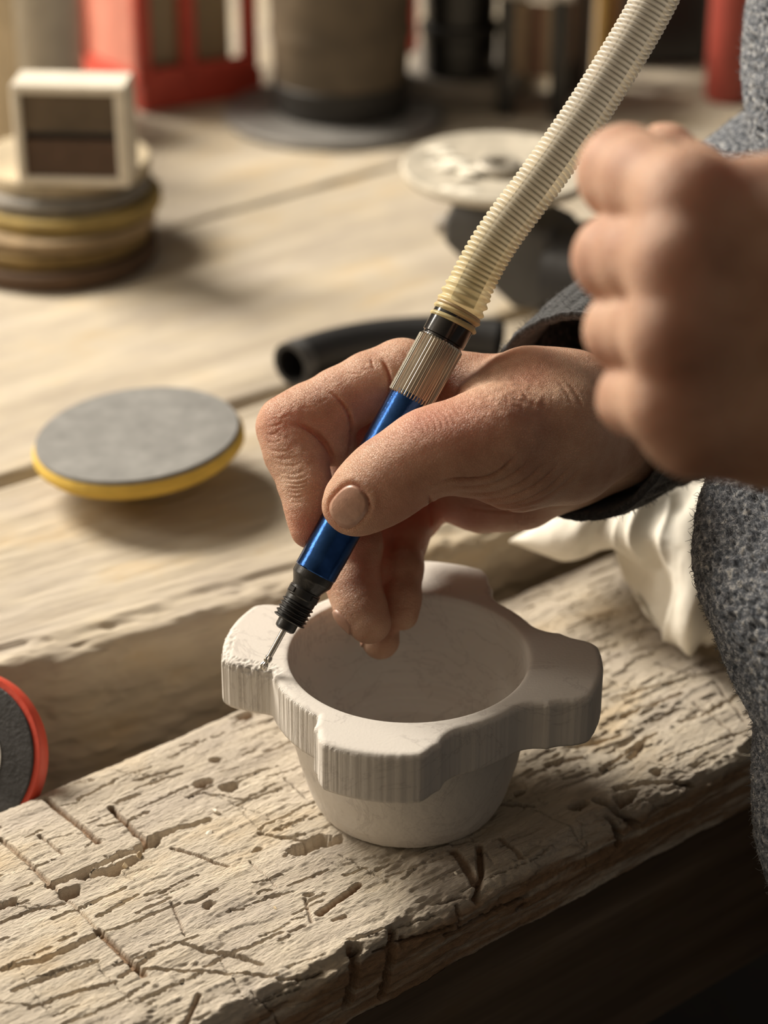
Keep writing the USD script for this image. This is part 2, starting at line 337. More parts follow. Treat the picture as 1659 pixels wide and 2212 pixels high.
CRACKS = [  # along the grain: pixel line, half width mm, depth mm
 ([(108, 1912), (160, 1890), (215, 1868), (262, 1846), (300, 1836), (330, 1812), (380, 1792), (450, 1772)], 1.5, 5.0),
 ([(300, 1830), (330, 1822), (345, 1806)], 2.2, 6.0), ([(180, 1892), (240, 1880), (290, 1856)], 2.4, 3.5),
 ([(10, 2092), (90, 2076), (160, 2044), (205, 2022)], 1.2, 4.0), ([(30, 2140), (120, 2106), (210, 2076)], 0.9, 3.0), ([(0, 1995), (60, 1970), (140, 1950)], 0.6, 1.6),
 ([(398, 2038), (440, 2052), (500, 2062), (560, 2080)], 0.9, 3.5), ([(310, 2092), (400, 2094), (480, 2100), (600, 2106)], 0.7, 2.5), ([(600, 2112), (660, 2104), (700, 2090)], 0.5, 1.8),
 ([(1000, 1746), (1080, 1736), (1150, 1742)], 0.9, 2.6), ([(1010, 1720), (1060, 1738)], 0.6, 1.6), ([(1330, 1704), (1400, 1690), (1500, 1682)], 1.3, 4.0),
 ([(1320, 1508), (1400, 1486), (1450, 1472)], 0.9, 2.4), ([(1345, 1545), (1420, 1520), (1470, 1498)], 1.2, 3.0), ([(1300, 1660), (1370, 1612), (1420, 1580)], 1.0, 3.0),
 ([(1470, 1560), (1520, 1545), (1600, 1500)], 0.8, 2.0), ([(1230, 1610), (1290, 1600), (1340, 1585)], 1.2, 2.5), ([(1180, 1650), (1260, 1630)], 0.9, 2.2), ([(1360, 1636), (1390, 1606)], 1.3, 3.5),
 ([(1420, 1430), (1500, 1462), (1600, 1440)], 0.6, 1.4), ([(1500, 1520), (1580, 1580)], 0.6, 1.5), ([(1540, 1470), (1610, 1560)], 0.5, 1.3),
 ([(560, 1800), (640, 1812), (720, 1822)], 0.7, 1.6), ([(1290, 1730), (1340, 1745), (1400, 1760)], 2.4, 4.0), ([(1320, 1760), (1370, 1790)], 2.0, 4.5), ([(820, 2040), (900, 2010), (1000, 1975)], 0.6, 1.6),
 ([(1000, 1990), (1100, 1935), (1180, 1900)], 0.7, 2.0), ([(640, 1905), (700, 1880)], 0.4, 0.9), ([(330, 2060), (262, 2112)], 0.9, 2.2), ([(60, 2180), (140, 2150), (250, 2120)], 0.8, 2.6), ([(160, 1690), (200, 1684)], 0.6, 1.2)]
HOLES = [((496, 1697), 3.4, 7.0, 1.3), ((440, 1690), 3.0, 2.0, 1.6), ((466, 1642), 2.2, 3.0, 1.4), ((672, 1822), 4.2, 6.0, 2.6), ((720, 1815), 3.0, 4.0, 2.0), ((452, 1957), 2.4, 3.0, 1.5), ((150, 1928), 3.2, 3.2, 1.6), ((20, 1950), 2.6, 2.2, 1.6),
         ((670, 1930), 1.3, 2.0, 1.2), ((1122, 1712), 1.8, 2.5, 1.6), ((1418, 1668), 2.2, 3.0, 1.6), ((555, 1835), 1.8, 2.0, 1.5), ((530, 1545), 2.8, 1.6, 2.0), ((770, 2040), 2.6, 4.0, 1.3), ((1180, 1920), 1.6, 3.0, 1.8), ((245, 1885), 2.6, 3.5, 1.4), ((40, 1420), 3, 3, 1), ((1350, 1720), 3.4, 3.5, 2.0), ((1250, 1740), 2.5, 3, 2.2)]
def plank_surface(u, v, top, edge):
    """Height in metres added along the outward normal; top: 1 on the upper face, edge: distance past the front arris (>0 on the front face)."""
    wu, wv = u + 0.004 * (n2(u, v, 60, 60, 3) - 0.5), v + 0.004 * (n2(u, v, 60, 60, 4) - 0.5)
    flat = sstep(0.35, 0.62, n2(u, v, 9, 16, 8, 3) + 0.05 * sstep(0.02, -0.05, v))      # some areas are worn smoother
    h = 0.0022 * (n2(wu, wv, 14, 30, 1) - 0.5)
    fl = n2(wu, wv, 36, 150, 2, 5); st = 6.0
    q = fl * st; terr = (np.floor(q) + sstep(0.62, 0.98, q - np.floor(q))) / st
    h += (0.0046 - 0.0022 * flat) * (terr - 0.5) * (0.45 + 0.9 * top * (1 - 0.55 * flat)) 
    h += 0.0010 * (n2(wu, wv, 260, 900, 5, 4) - 0.5) + 0.0005 * (n2(u, v, 1200, 1500, 6, 2) - 0.5)
    raw = 0.0 * h
    ju, jv = u + 0.0016 * (n2(u, v, 260, 260, 11, 3) - 0.5) * 2, v + 0.0016 * (n2(u, v, 260, 260, 12, 3) - 0.5) * 2
    def near(X, Y, pts, w):
        p = np.array(pts); m = (X > p[:, 0].min() - w) & (X < p[:, 0].max() + w) & (Y > p[:, 1].min() - w) & (Y < p[:, 1].max() + w)
        return m
    for px, hw, dp in CUTS:
        pts = feature(px); hw, dp = hw / 1e3, dp / 1e3; X, Y = u * 0.75 + ju * 0.25, v * 0.75 + jv * 0.25
        m = near(X, Y, pts, hw * 2)
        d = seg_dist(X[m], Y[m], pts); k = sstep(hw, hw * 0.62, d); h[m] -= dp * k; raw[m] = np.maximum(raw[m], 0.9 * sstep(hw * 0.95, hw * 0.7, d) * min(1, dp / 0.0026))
    rr = np.random.default_rng(21); rnd = []
    for k in range(330):
        uu, vv = rr.uniform(-0.26, 0.32), rr.uniform(PV0, PV1); L = rr.uniform(0.004, 0.022) * (1.6 if rr.random() < 0.15 else 1); a = rr.normal(0, 0.10)
        rnd.append(([(uu, vv), (uu + L * math.cos(a), vv + L * math.sin(a) + 0.0006)], rr.uniform(0.25, 0.6), rr.uniform(0.7, 2.4)))
    for k in range(70):
        uu, vv = rr.uniform(-0.26, 0.30), rr.uniform(PV0, PV1); L = rr.uniform(0.008, 0.032); a = rr.choice([1.5, 1.25, 1.75, 0.9]) + rr.normal(0, 0.1)
        rnd.append(([(uu, vv), (uu + L * math.cos(a), vv + L * math.sin(a))], rr.uniform(0.2, 0.38), rr.uniform(0.4, 1.2)))
    for k, (px, hw, dp) in enumerate([(feature(a), b, c) for a, b, c in CRACKS] + rnd):
        hw, dp = hw / 1e3, dp / 1e3 * (1.9 if k < len(CRACKS) else 1.3); m = near(ju, jv, px, hw * 3)
        if not m.any(): continue
        d = seg_dist(ju[m], jv[m], px); h[m] -= dp * sstep(hw * 1.0, hw * 0.5, d)
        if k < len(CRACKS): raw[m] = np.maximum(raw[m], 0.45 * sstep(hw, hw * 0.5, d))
    for (hx, hy), r, dp, el in HOLES:
        (cu, cv), = feature([(hx, hy)]); r, dp = r / 1e3, dp / 1e3 * 1.9
        d = np.hypot((ju - cu) / el, jv - cv) * (1 + 1.1 * (n2(u, v, 260, 260, 9) - 0.5))
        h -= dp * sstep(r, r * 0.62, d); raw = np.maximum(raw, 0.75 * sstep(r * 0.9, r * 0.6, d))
    # split, chipped front arris
    e = np.exp(-((edge - 0.001) / 0.009) ** 2)
    ch = n2(u, edge, 42, 120, 14, 4); q = ch * 6; h += e * 0.010 * ((np.floor(q) + sstep(0.5, 0.95, q - np.floor(q))) / 6 - 0.55)
    side = sstep(0.0, 0.006, edge)
    h += side * 0.0040 * (n2(u * 1.0, edge, 60, 420, 15, 4) - 0.5); 
    raw = np.maximum(raw, side * 0.95 * sstep(0.28, 0.55, n2(u, edge, 30, 260, 16, 4)))
    return h, np.clip(raw, 0, 1)
def make_plank():
    us = np.concatenate([np.arange(-0.42, -0.245, 0.0025), np.arange(-0.245, 0.20, 0.00052), np.arange(0.20, 0.34, 0.0011), np.arange(0.34, 0.62, 0.006)])
    rb = 0.010                                            # rounded arrises
    pts, nrm, s = [], [], []
    def add(v, z, nv, nz): pts.append((v, z)); nrm.append((nv, nz))
    for z in np.linspace(-PT, -rb, 6)[:-1]: add(PV0, z, -1, 0)
    for a in np.linspace(0, np.pi / 2, 12): add(PV0 + rb - rb * math.cos(a), -rb + rb * math.sin(a), -math.cos(a), math.sin(a))
    for v in np.arange(PV0 + rb + 0.0005, PV1 - rb, 0.00052): add(v, 0, 0, 1)
    for a in np.linspace(0, np.pi / 2, 30): add(PV1 - rb + rb * math.sin(a), -rb + rb * math.cos(a), math.sin(a), math.cos(a))
    for z in np.arange(-rb - 0.0005, -PT + 0.0005, -0.0006): add(PV1, z, 1, 0)
    pts, nrm = np.array(pts), np.array(nrm)
    arc = np.r_[0, np.cumsum(np.linalg.norm(np.diff(pts, axis=0), axis=1))]
    k0 = np.searchsorted(-pts[:, 0] * 0 + arc, arc[np.argmax(pts[:, 0] >= PV1 - rb - 1e-6)])
    edge = arc - (arc[k0] + rb * 0.8)
    uu = us[:, None] * np.ones(len(pts)); vv = np.ones(len(us))[:, None] * (PV0 + arc - arc[0] - (PT + rb * (np.pi / 2 - 1) - rb * 0.0) + 0.0)
    # v along the developed surface equals the true v on the top face
    vv += (pts[40, 0] - vv[0, 40])
    h, raw = plank_surface(uu, vv, (nrm[:, 1] ** 2)[None, :] * np.ones_like(uu), edge[None, :] * np.ones_like(uu))
    wob = 0.006 * (n2(us, us * 0, 9, 1, 31, 3) - 0.5)
    (mu, mv) = to_uv(np.array([0.0, 0.0, 0.0])); r2 = np.hypot(uu - mu, vv - mv)
    h = np.where(nrm[None, :, 1] > 0.9, h, h); hm = sstep(0.052, 0.040, r2)
    h = h * (1 - hm) + np.minimum(h, -0.0002) * hm       # nothing stands up under the mortar
    V = pts[None, :, 0] + nrm[None, :, 0] * h + wob[:, None] * sstep(0.02, 0.06, pts[None, :, 0]); Z = pts[None, :, 1] + nrm[None, :, 1] * h
    P3 = W(uu, V, Z).reshape(-1, 3)
    n, m = uu.shape; idx = np.arange(n * m).reshape(n, m)
    q = np.stack([idx[:-1, :-1], idx[:-1, 1:], idx[1:, 1:], idx[1:, :-1]], -1).reshape(-1, 4)
    b = np.stack([idx[:-1, -1], idx[:-1, 0], idx[1:, 0], idx[1:, -1]], -1)          # underside
    q = np.vstack([q, b]); f = np.vstack([q[:, [0, 1, 2]], q[:, [0, 2, 3]]])
    caps = [np.stack([np.full(m - 2, r[0]), r[2:], r[1:-1]], -1) for r in (idx[0],)] + [np.stack([np.full(m - 2, idx[-1][0]), idx[-1][1:-1], idx[-1][2:]], -1)]
    return P3, np.vstack([f] + caps)[:, ::-1] if False else np.vstack([f] + caps), raw.reshape(-1)
bench = thing('workbench', 'heavily cracked and saw-scarred pale wooden plank bench under the marble mortar', 'workbench', W(0, 0, -0.87))
pv, pf, praw = make_plank()
cn = vnormals(pv, pf)
if cn[len(cn) // 3] @ ZD < 0: pf = pf[:, ::-1]; cn = -cn
obj('plank', (pv, pf), worn_wood, bench, normals=cn, attrs={'raw': praw})
def line_z(px, py, v):                        # height where the ray through a pixel meets the upright plane at v
    r = ray(px, py); t = (v - C @ VD) / (r @ VD); return C + r * t
AV = PV1 - 0.012
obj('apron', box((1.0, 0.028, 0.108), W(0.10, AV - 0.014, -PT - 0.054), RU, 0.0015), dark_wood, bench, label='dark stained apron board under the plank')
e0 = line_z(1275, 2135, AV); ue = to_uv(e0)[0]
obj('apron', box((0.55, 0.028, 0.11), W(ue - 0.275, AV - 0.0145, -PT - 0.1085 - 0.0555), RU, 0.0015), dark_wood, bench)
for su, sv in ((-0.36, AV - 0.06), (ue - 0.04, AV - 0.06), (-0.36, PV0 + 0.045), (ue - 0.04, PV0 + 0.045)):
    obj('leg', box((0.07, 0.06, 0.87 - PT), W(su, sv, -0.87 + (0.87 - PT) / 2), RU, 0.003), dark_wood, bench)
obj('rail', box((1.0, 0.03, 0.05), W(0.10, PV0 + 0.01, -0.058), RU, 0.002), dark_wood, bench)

# ------------------------------------------------------------------ back bench of broad boards
ZB = 0.025
table = thing('workbench', 'broad pale board bench behind the mortar carrying the discs and tools', 'workbench', W(0.1, -0.7, -0.87))
def make_board(v0f, v1f, u0, u1, top, thick, seed, du=0.002, dv=0.002, rb=0.007, rough=1.0, wear=0.0):
    """A board: v0f(u) its far edge, v1f(u) its near edge."""
    us = np.arange(u0, u1 + du, du); w = float(np.mean(v1f(us) - v0f(us)))
    pts, nrm = [], []
    for z in np.linspace(-thick, -rb, 8)[:-1]: pts.append((0, z)); nrm.append((-1, 0))
    for a in np.linspace(0, np.pi / 2, 6): pts.append((rb - rb * math.cos(a), -rb + rb * math.sin(a))); nrm.append((-math.cos(a), math.sin(a)))
    for v in np.arange(rb + dv, w - rb, dv): pts.append((v, 0)); nrm.append((0, 1))
    for a in np.linspace(0, np.pi / 2, 10): pts.append((w - rb + rb * math.sin(a), -rb + rb * math.cos(a))); nrm.append((math.sin(a), math.cos(a)))
    for z in np.arange(-rb - dv, -thick, -dv * 1.0): pts.append((w, z)); nrm.append((1, 0))
    pts, nrm = np.array(pts), np.array(nrm); arc = np.r_[0, np.cumsum(np.linalg.norm(np.diff(pts, axis=0), axis=1))]
    uu = us[:, None] * np.ones(len(pts)); aa = np.ones(len(us))[:, None] * arc
    h = rough * (0.0016 * (n2(uu, aa, 8, 30, seed, 3) - 0.5) + 0.0014 * (n2(uu, aa, 30, 260, seed + 1, 4) - 0.5))
    ar = pts[:, 0] > w - 2.5 * rb
    q = n2(uu, aa, 26, 70, seed + 2, 4) * 6; h += ar[None, :] * wear * ((np.floor(q) + sstep(0.4, 0.95, q - np.floor(q))) / 6 - 0.6)
    a0, a1 = v0f(us)[:, None], v1f(us)[:, None]
    V = a0 + (a1 - a0) * pts[None, :, 0] / w + nrm[None, :, 0] * h; Z = top + pts[None, :, 1] + nrm[None, :, 1] * h
    n, m = uu.shape; idx = np.arange(n * m).reshape(n, m)
    q = np.vstack([np.stack([idx[:-1, :-1], idx[1:, :-1], idx[1:, 1:], idx[:-1, 1:]], -1).reshape(-1, 4), np.stack([idx[:-1, -1], idx[1:, -1], idx[1:, 0], idx[:-1, 0]], -1)])
    f = np.vstack([q[:, [0, 1, 2]], q[:, [0, 2, 3]], np.stack([np.full(m - 2, idx[0, 0]), idx[0, 1:-1], idx[0, 2:]], -1), np.stack([np.full(m - 2, idx[-1, 0]), idx[-1, 2:], idx[-1, 1:-1]], -1)])
    return W(uu, V, Z).reshape(-1, 3), f
def near_edge(u):
    return np.interp(u, [-0.5, -0.24, -0.10, 0.015, 0.12, 0.7], [-0.165, -0.158, -0.149, -0.130, -0.112, -0.108]) + 0.005 * (n2(u, u * 0, 22, 1, 41, 3) - 0.5)
seams = [lambda u: np.full(np.shape(u), -0.307) + 0.02 * (np.asarray(u) < -1), lambda u: -0.545 - 0.02 * np.asarray(u), lambda u: np.full(np.shape(u), -0.80), lambda u: np.full(np.shape(u), -1.06), lambda u: np.full(np.shape(u), -1.32)]
bd = make_board(lambda u: seams[0](u) + 0.0035, near_edge, -0.5, 0.7, ZB, 0.090, 51, 0.0016, 0.0016, rb=0.009, rough=1.6, wear=0.008)
obj('board', bd, board_wood, table, smooth=True)
for k in range(4):
    a, b = seams[k + 1], seams[k]
    bd = make_board(lambda u, a=a: a(u) + 0.002, lambda u, b=b: b(u) - 0.002, -1.1, 1.1, ZB - 0.0008 * k, 0.045, 60 + 7 * k, 0.006, 0.005, rb=0.005, rough=1.0, wear=0.003)
    obj('board', bd, board_wood, table, smooth=True)
for u_ in (-0.9, 0.0, 0.9):
    obj('bearer', box((0.06, 1.12, 0.06), W(u_, -0.76, ZB - 0.080), RU, 0.003), dark_wood, table)
for u_, v_ in ((-0.4, -0.20), (0.6, -0.20), (-0.9, -1.2), (0.9, -1.2)):
    obj('leg', box((0.08, 0.08, 0.80), W(u_, v_, -0.87 + 0.40), RU, 0.003), dark_wood, table)

# ------------------------------------------------------------------ the mortar
def make_mortar():
    h = 0.00058
    shapes = [Point(0, 0).buffer(0.0552, 64)]
    for ang, w0, w1, rl, sk in ((165.5, 0.0250, 0.0235, 0.0750, 0), (-102.5, 0.0245, 0.0195, 0.0705, 0), (-9, 0.0265, 0.020, 0.0765, 0), (80, 0.026, 0.021, 0.0760, 0)):
        a = math.radians(ang); c, s = math.cos(a), math.sin(a)
        pg = Polygon([(0.02, -w0 * 1.15), (0.052, -w0), (rl, -w1), (rl, w1), (0.052, w0), (0.02, w0 * 1.15)])
        pg = pg.buffer(-0.0125).buffer(0.0125, 24).union(Polygon([(0.02, -w0), (0.058, -w0), (0.058, w0), (0.02, w0)]))
        pg = pg.intersection(Point(0.018, 0).buffer(rl - 0.018, 64).union(Point(0.0, 0).buffer(rl - 0.004, 64)))
        shapes.append(shapely.affinity.affine_transform(pg, [c, -s, s, c, 0, 0]))
    plan = unary_union(shapes); plan = plan.buffer(0.0024, 24).buffer(-0.0024, 24)
    # the finished notches flow in long curves: fill the right-hand concave corners more
    soft = unary_union(shapes).buffer(0.014, 24).buffer(-0.014, 24)
    keep = Polygon([(0.004, -0.12), (0.12, -0.12), (0.12, 0.12), (-0.02, 0.12), (-0.02, 0.03), (0.004, 0.0)])
    plan = unary_union([plan, soft.intersection(keep)]).buffer(-0.001).buffer(0.001, 16)
    vol = Vol((-0.084, -0.086, -0.002), (0.084, 0.084, 0.071), h)
    X, Y, Z = vol.ax; sub = h / 2
    sd = sd_polygon(plan, (X[0], Y[0]), (X[-1], Y[-1]), sub)[::2, ::2][:len(X), :len(Y)]
    z0, z1, rd = 0.0455, 0.068, 0.0026
    zc, hz = (z0 + z1) / 2, (z1 - z0) / 2
    ztop = z1 - 0.0002
    qx = (sd + rd)[:, :, None].astype(np.float32); qz = (np.abs(Z - zc) - (hz - rd))[None, None, :].astype(np.float32)
    rim = np.minimum(np.maximum(qx, qz), 0) + np.sqrt(np.maximum(qx, 0) ** 2 + np.maximum(qz, 0) ** 2) - rd
    rr = np.linspace(0, 0.09, 361); dr = rr[1]
    def rz(poly):
        s = sd_polygon(poly, (0, Z[0]), (0.09, Z[0] + dr * 320), dr)
        g = np.hypot(X[:, None], Y[None, :])[:, :, None]; co = np.stack(np.broadcast_arrays(g / dr, ((Z - Z[0]) / dr)[None, None, :]))
        return ndimage.map_coordinates(s, co.reshape(2, -1), order=1, mode='nearest').reshape(rim.shape).astype(np.float32)
    outer = Polygon([(-0.06, 0), (0.0345, 0), (0.0378, 0.0015), (0.0405, 0.0075), (0.0445, 0.022), (0.0475, 0.037), (0.0492, 0.050), (0.0495, 0.066), (-0.06, 0.066)])
    outer = outer.buffer(-0.002).buffer(0.002)
    inner = Polygon([(-0.06, 0.10), (0.0478, 0.10), (0.0470, 0.066), (0.0462, 0.055), (0.0435, 0.042), (0.0385, 0.030), (0.030, 0.0205), (0.018, 0.0145), (0.0, 0.0125), (-0.06, 0.0125)])
    D = smin(rim, rz(outer), 0.0016)
    D = smax(D, -rz(inner), 0.0022)
    v, f = surface_nets(D, vol.lo, h); v = relax(v, f, 6)
    nr = vnormals(v, f); r = np.hypot(v[:, 0], v[:, 1])
    # tool marks: left and front-left walls of the rim, and the ragged arris by the burr
    side = (np.abs(nr[:, 2]) < 0.6) & (v[:, 2] > 0.044) & (r > 0.0515)
    ang = np.degrees(np.arctan2(v[:, 1], v[:, 0])); az = np.degrees(np.arctan2(nr[:, 1], nr[:, 0]))
    per = np.interp(ang % 360, np.linspace(0, 360, 721), np.linspace(0, 1, 721)) * 0.42
    left = sstep(262, 238, ang % 360) * sstep(140, 165, ang % 360)
    tool = side * (0.14 + 0.86 * left)
    st = n2(v[:, 0] * 0.6 - v[:, 1] * 0.8, v[:, 0] * 0.8 + v[:, 1] * 0.6, 1050, 1050, 71, 2)
    st2 = n2(v[:, 0], v[:, 1], 420, 420, 72, 2); zz = n2(v[:, 2], v[:, 0], 90, 200, 73, 2)
    low = sstep(0.0, 1.0, (v[:, 2] - 0.044) / 0.022 + 0.9 * (zz - 0.4))
    d = -0.0009 * np.clip(st - 0.30, 0, 1) * tool * low * (0.5 + st2)
    arr = (v[:, 2] > 0.0645) & (ang % 360 > 165) & (ang % 360 < 196) & (r > 0.050) & (sd_s(plan, v) > -0.0042)
    d -= arr * 0.0022 * np.clip(n2(v[:, 0], v[:, 1], 700, 700, 74, 2) - 0.38, 0, 1)
    body = (v[:, 2] < 0.0455)
    d += 0.0005 * (n2(np.arctan2(v[:, 1], v[:, 0]), v[:, 2], 9, 160, 75, 3) - 0.5) * body
    v = v + nr * d[:, None]
    tooled = np.clip(tool * 0.9, 0, 1) + 0.12 * body * sstep(250, 215, ang % 360)
    return v, f, vnormals(v, f), tooled, plan
def sd_s(plan, v):
    lo, hi, s = (-0.09, -0.09), (0.09, 0.09), 0.0003
    g = sd_polygon(plan, lo, hi, s)
    return ndimage.map_coordinates(g, ((v[:, :2] + 0.09) / s).T, order=1, mode='nearest')
mv, mf, mn, mt, mplan = make_mortar()
mortar = thing('mortar', 'white marble mortar with four lugs being carved on the scarred plank', 'mortar')
fc = mv[mf].mean(1); fr_ = np.hypot(fc[:, 0], fc[:, 1]); fa = np.degrees(np.arctan2(fc[:, 1], fc[:, 0])) % 360
lugf = np.full(len(mf), -1); up = fc[:, 2] > 0.0445
for k, a in enumerate((165.5, 257.5, 351, 80)):
    lugf[up & (fr_ > 0.0575) & (np.abs((fa - a + 180) % 360 - 180) < 40)] = k
rimf = up & (lugf < 0) & (fr_ > 0.0462)
def submesh(name, mask, parent, **kw):
    ff = mf[mask]; ids, inv = np.unique(ff, return_inverse=True)
    obj(name, (mv[ids], inv.reshape(-1, 3)), marble, parent, normals=mn[ids], attrs={'tooled': mt[ids]}, **kw)
submesh('bowl', ~rimf & (lugf < 0), mortar); submesh('rim', rimf, mortar)
for k, l in enumerate(('rough lug with fresh chisel marks under the burr', 'lug nearest the viewer', 'smooth lug in the shade of the hand', 'lug behind the bowl')):
    submesh('lug', lugf == k, mortar, label=l)

# ------------------------------------------------------------------ the engraving pen and its hose
PEND = 0.8265
def penpt(t, d=PEND):                         # t: pixels from the tip along the tool in the frame
    return P(570 + 0.480 * t, 1440 - 0.877 * t, d)
a0, a1 = penpt(0), penpt(860); AX = (a1 - a0) / np.linalg.norm(a1 - a0); PM = FPX / PEND
TIP = penpt(0)
def L(*rows): return [(r / PM, t / PM) for r, t in rows]
pen = thing('engraving_pen', 'blue pneumatic engraving pen with ribbed cream hose held over the mortar rim', 'engraving pen', TIP)
bur = lathe(L((0, -8), (5, -7), (8, -2), (8.5, 3), (6, 8), (5.5, 11), (8, 14), (8.5, 20), (7, 25), (6.5, 26), (0, 26)), TIP, AX, 48, ripple=lambda r, h, t: r * (1 + 0.10 * np.cos(9 * t + h * 900)))
obj('burr', bur, steel, pen)
obj('shank', lathe(L((0, 22), (6.5, 22), (6.5, 100), (0, 100)), TIP, AX, 32), steel, pen)
obj('nose', lathe(L((0, 90), (17, 90), (22, 93), (23, 97), (23, 122), (0, 122)), TIP, AX, 64), black_metal, pen)
pr = [(0, 112), (30, 112)]
for t in np.arange(113, 158, 1.0): pr.append((34.5 + 2.6 * math.sin((t - 113) * 2 * math.pi / 9.5), t))
pr += [(34, 159), (34, 168), (36, 171), (36, 188), (34, 190), (35, 196), (44, 212), (46, 216), (46, 232), (0, 232)]
obj('threaded_collar', lathe(L(*pr), TIP, AX, 72), black_metal, pen)
x_, y_, z_ = frame_of(AX)
toward = -F - (-F @ AX) * AX; toward /= np.linalg.norm(toward); acr = np.cross(toward, AX)
slot = []
for sgn in (-1, 1):
    c = TIP + AX * (179 / PM) + (toward * math.cos(0.85) + sgn * acr * math.sin(0.85)) * (35.2 / PM)
    slot.append(box((20 / PM, 5 / PM, 13 / PM), c, np.array([np.cross(AX, toward * math.cos(.85) + sgn * acr * math.sin(.85)), toward * math.cos(.85) + sgn * acr * math.sin(.85), AX]), 0.0003))
obj('spanner_slot', cat(*slot), black_gloss, pen)
obj('barrel', lathe(L((0, 230), (45.5, 230), (47.5, 233), (47.5, 262), (48.5, 275), (48.5, 668), (0, 668)), TIP, AX, 96), blue_metal, pen, label='blue anodised barrel')
# shallow flats near the nose
grip = lathe(L((0, 655), (47, 655), (50, 659), (50, 796), (47.5, 801), (0, 801)), TIP, AX, 336, ripple=lambda r, h, t: r + (r > 49 / PM) * (2.2 / PM) * np.sign(np.sin(42 * t)) * np.abs(np.sin(42 * t)) ** 0.6)
obj('knurled_sleeve', grip, silver, pen, label='steel sleeve with fine lengthwise ribs', smooth=25)
obj('end_cap', lathe(L((0, 800), (46, 800), (46, 806), (49.5, 808), (49.5, 862), (47, 868), (0, 868)), TIP, AX, 96), black_gloss, pen, label='glossy black collar')
hose_px = [(977, 700), (1000, 652), (1038, 575), (1082, 503), (1140, 425), (1205, 335), (1270, 240), (1330, 145), (1380, 62), (1424, -20), (1470, -120), (1510, -240), (1530, -400)]
hp = np.array([P(x, y, PEND + 0.010 * (k / 12) ** 2 * 0) for k, (x, y) in enumerate(hose_px)])
hpath, ht = smoothpath(hp, 1500)
pitch = 0.00212; rb_ = 0.0087
ph = (ht / pitch) % 1
rad = rb_ + 0.00115 * (np.abs(np.sin(np.pi * ph)) ** 0.7 - 0.6)
cuffz = sstep(0.017, 0.013, ht); rad = rad * (1 - cuffz) + cuffz * (0.0093 + 0.0006 * np.sin(2 * np.pi * ht / 0.0034))
def hose_material():
    nodes = {'g': ('geometry', {}), 'a': ('attribute', {'attribute': 'along'}), 'r': ('rgb_ramp', {'ramp': [(0.0, (0.80, 0.68, 0.36)), (0.07, (0.82, 0.73, 0.47)), (0.20, (0.83, 0.77, 0.62)), (0.45, (0.82, 0.78, 0.70)), (1.0, (0.83, 0.80, 0.74))]}),
             'd': ('principled_bsdf', {'roughness': 0.35, 'specular_ior_level': 0.5}), 't': ('translucent_bsdf', {}), 'tr': ('transparent_bsdf', {'color': (0.95, 0.90, 0.80)}),
             'v': ('attribute', {'attribute': 'valley'}), 'm1': ('mix_closure', {'fac': 0.35}), 'm2': ('mix_closure', {})}
    links = [('a.fac', 'r.fac'), ('r.color', 'd.base_color'), ('r.color', 't.color'), ('d.BSDF', 'm1.closure1'), ('t.BSDF', 'm1.closure2'), ('m1.closure', 'm2.closure1'), ('tr.BSDF', 'm2.closure2'), ('v.fac', 'm2.fac')]
    return MAT('cream_hose', nodes, links, surface='m2.closure')
hv, hf = sweep(hpath, rad, 56, cap=False)
ho = obj('ribbed_hose', (hv, hf), hose_material(), pen, smooth=True, attrs={'along': np.repeat(ht / ht[-1], 56), 'valley': np.repeat(0.26 + 0.60 * (1 - np.abs(np.sin(np.pi * ph)) ** 0.7) * (1 - cuffz) + 0.1 * cuffz, 56)}, label='translucent cream ribbed hose')
iv, if_ = sweep(hpath[60::12], 0.0050, 24)
obj('air_line', (iv, if_), simple('grey_tube', (0.035, 0.033, 0.03), 0.5), ho, smooth=True, label='dark grey inner air line')
clip = [sweep(np.array([penpt(866 + 7 * k) for k in (0, 1)]), 0.0095 - 0.0004 * k, 48) for k in range(1)]
tor = trimesh.util.concatenate([lathe([(0.0086 + 0.0009 * math.cos(a), t / PM + 0.0007 * math.sin(a)) for a in np.linspace(0, 2 * math.pi, 12, endpoint=False)], TIP, AX, 64, closed=True) for t in (869, 877)])
obj('hose_ring', tor, simple('amber_rubber', (0.40, 0.30, 0.17), 0.4), pen, smooth=True)
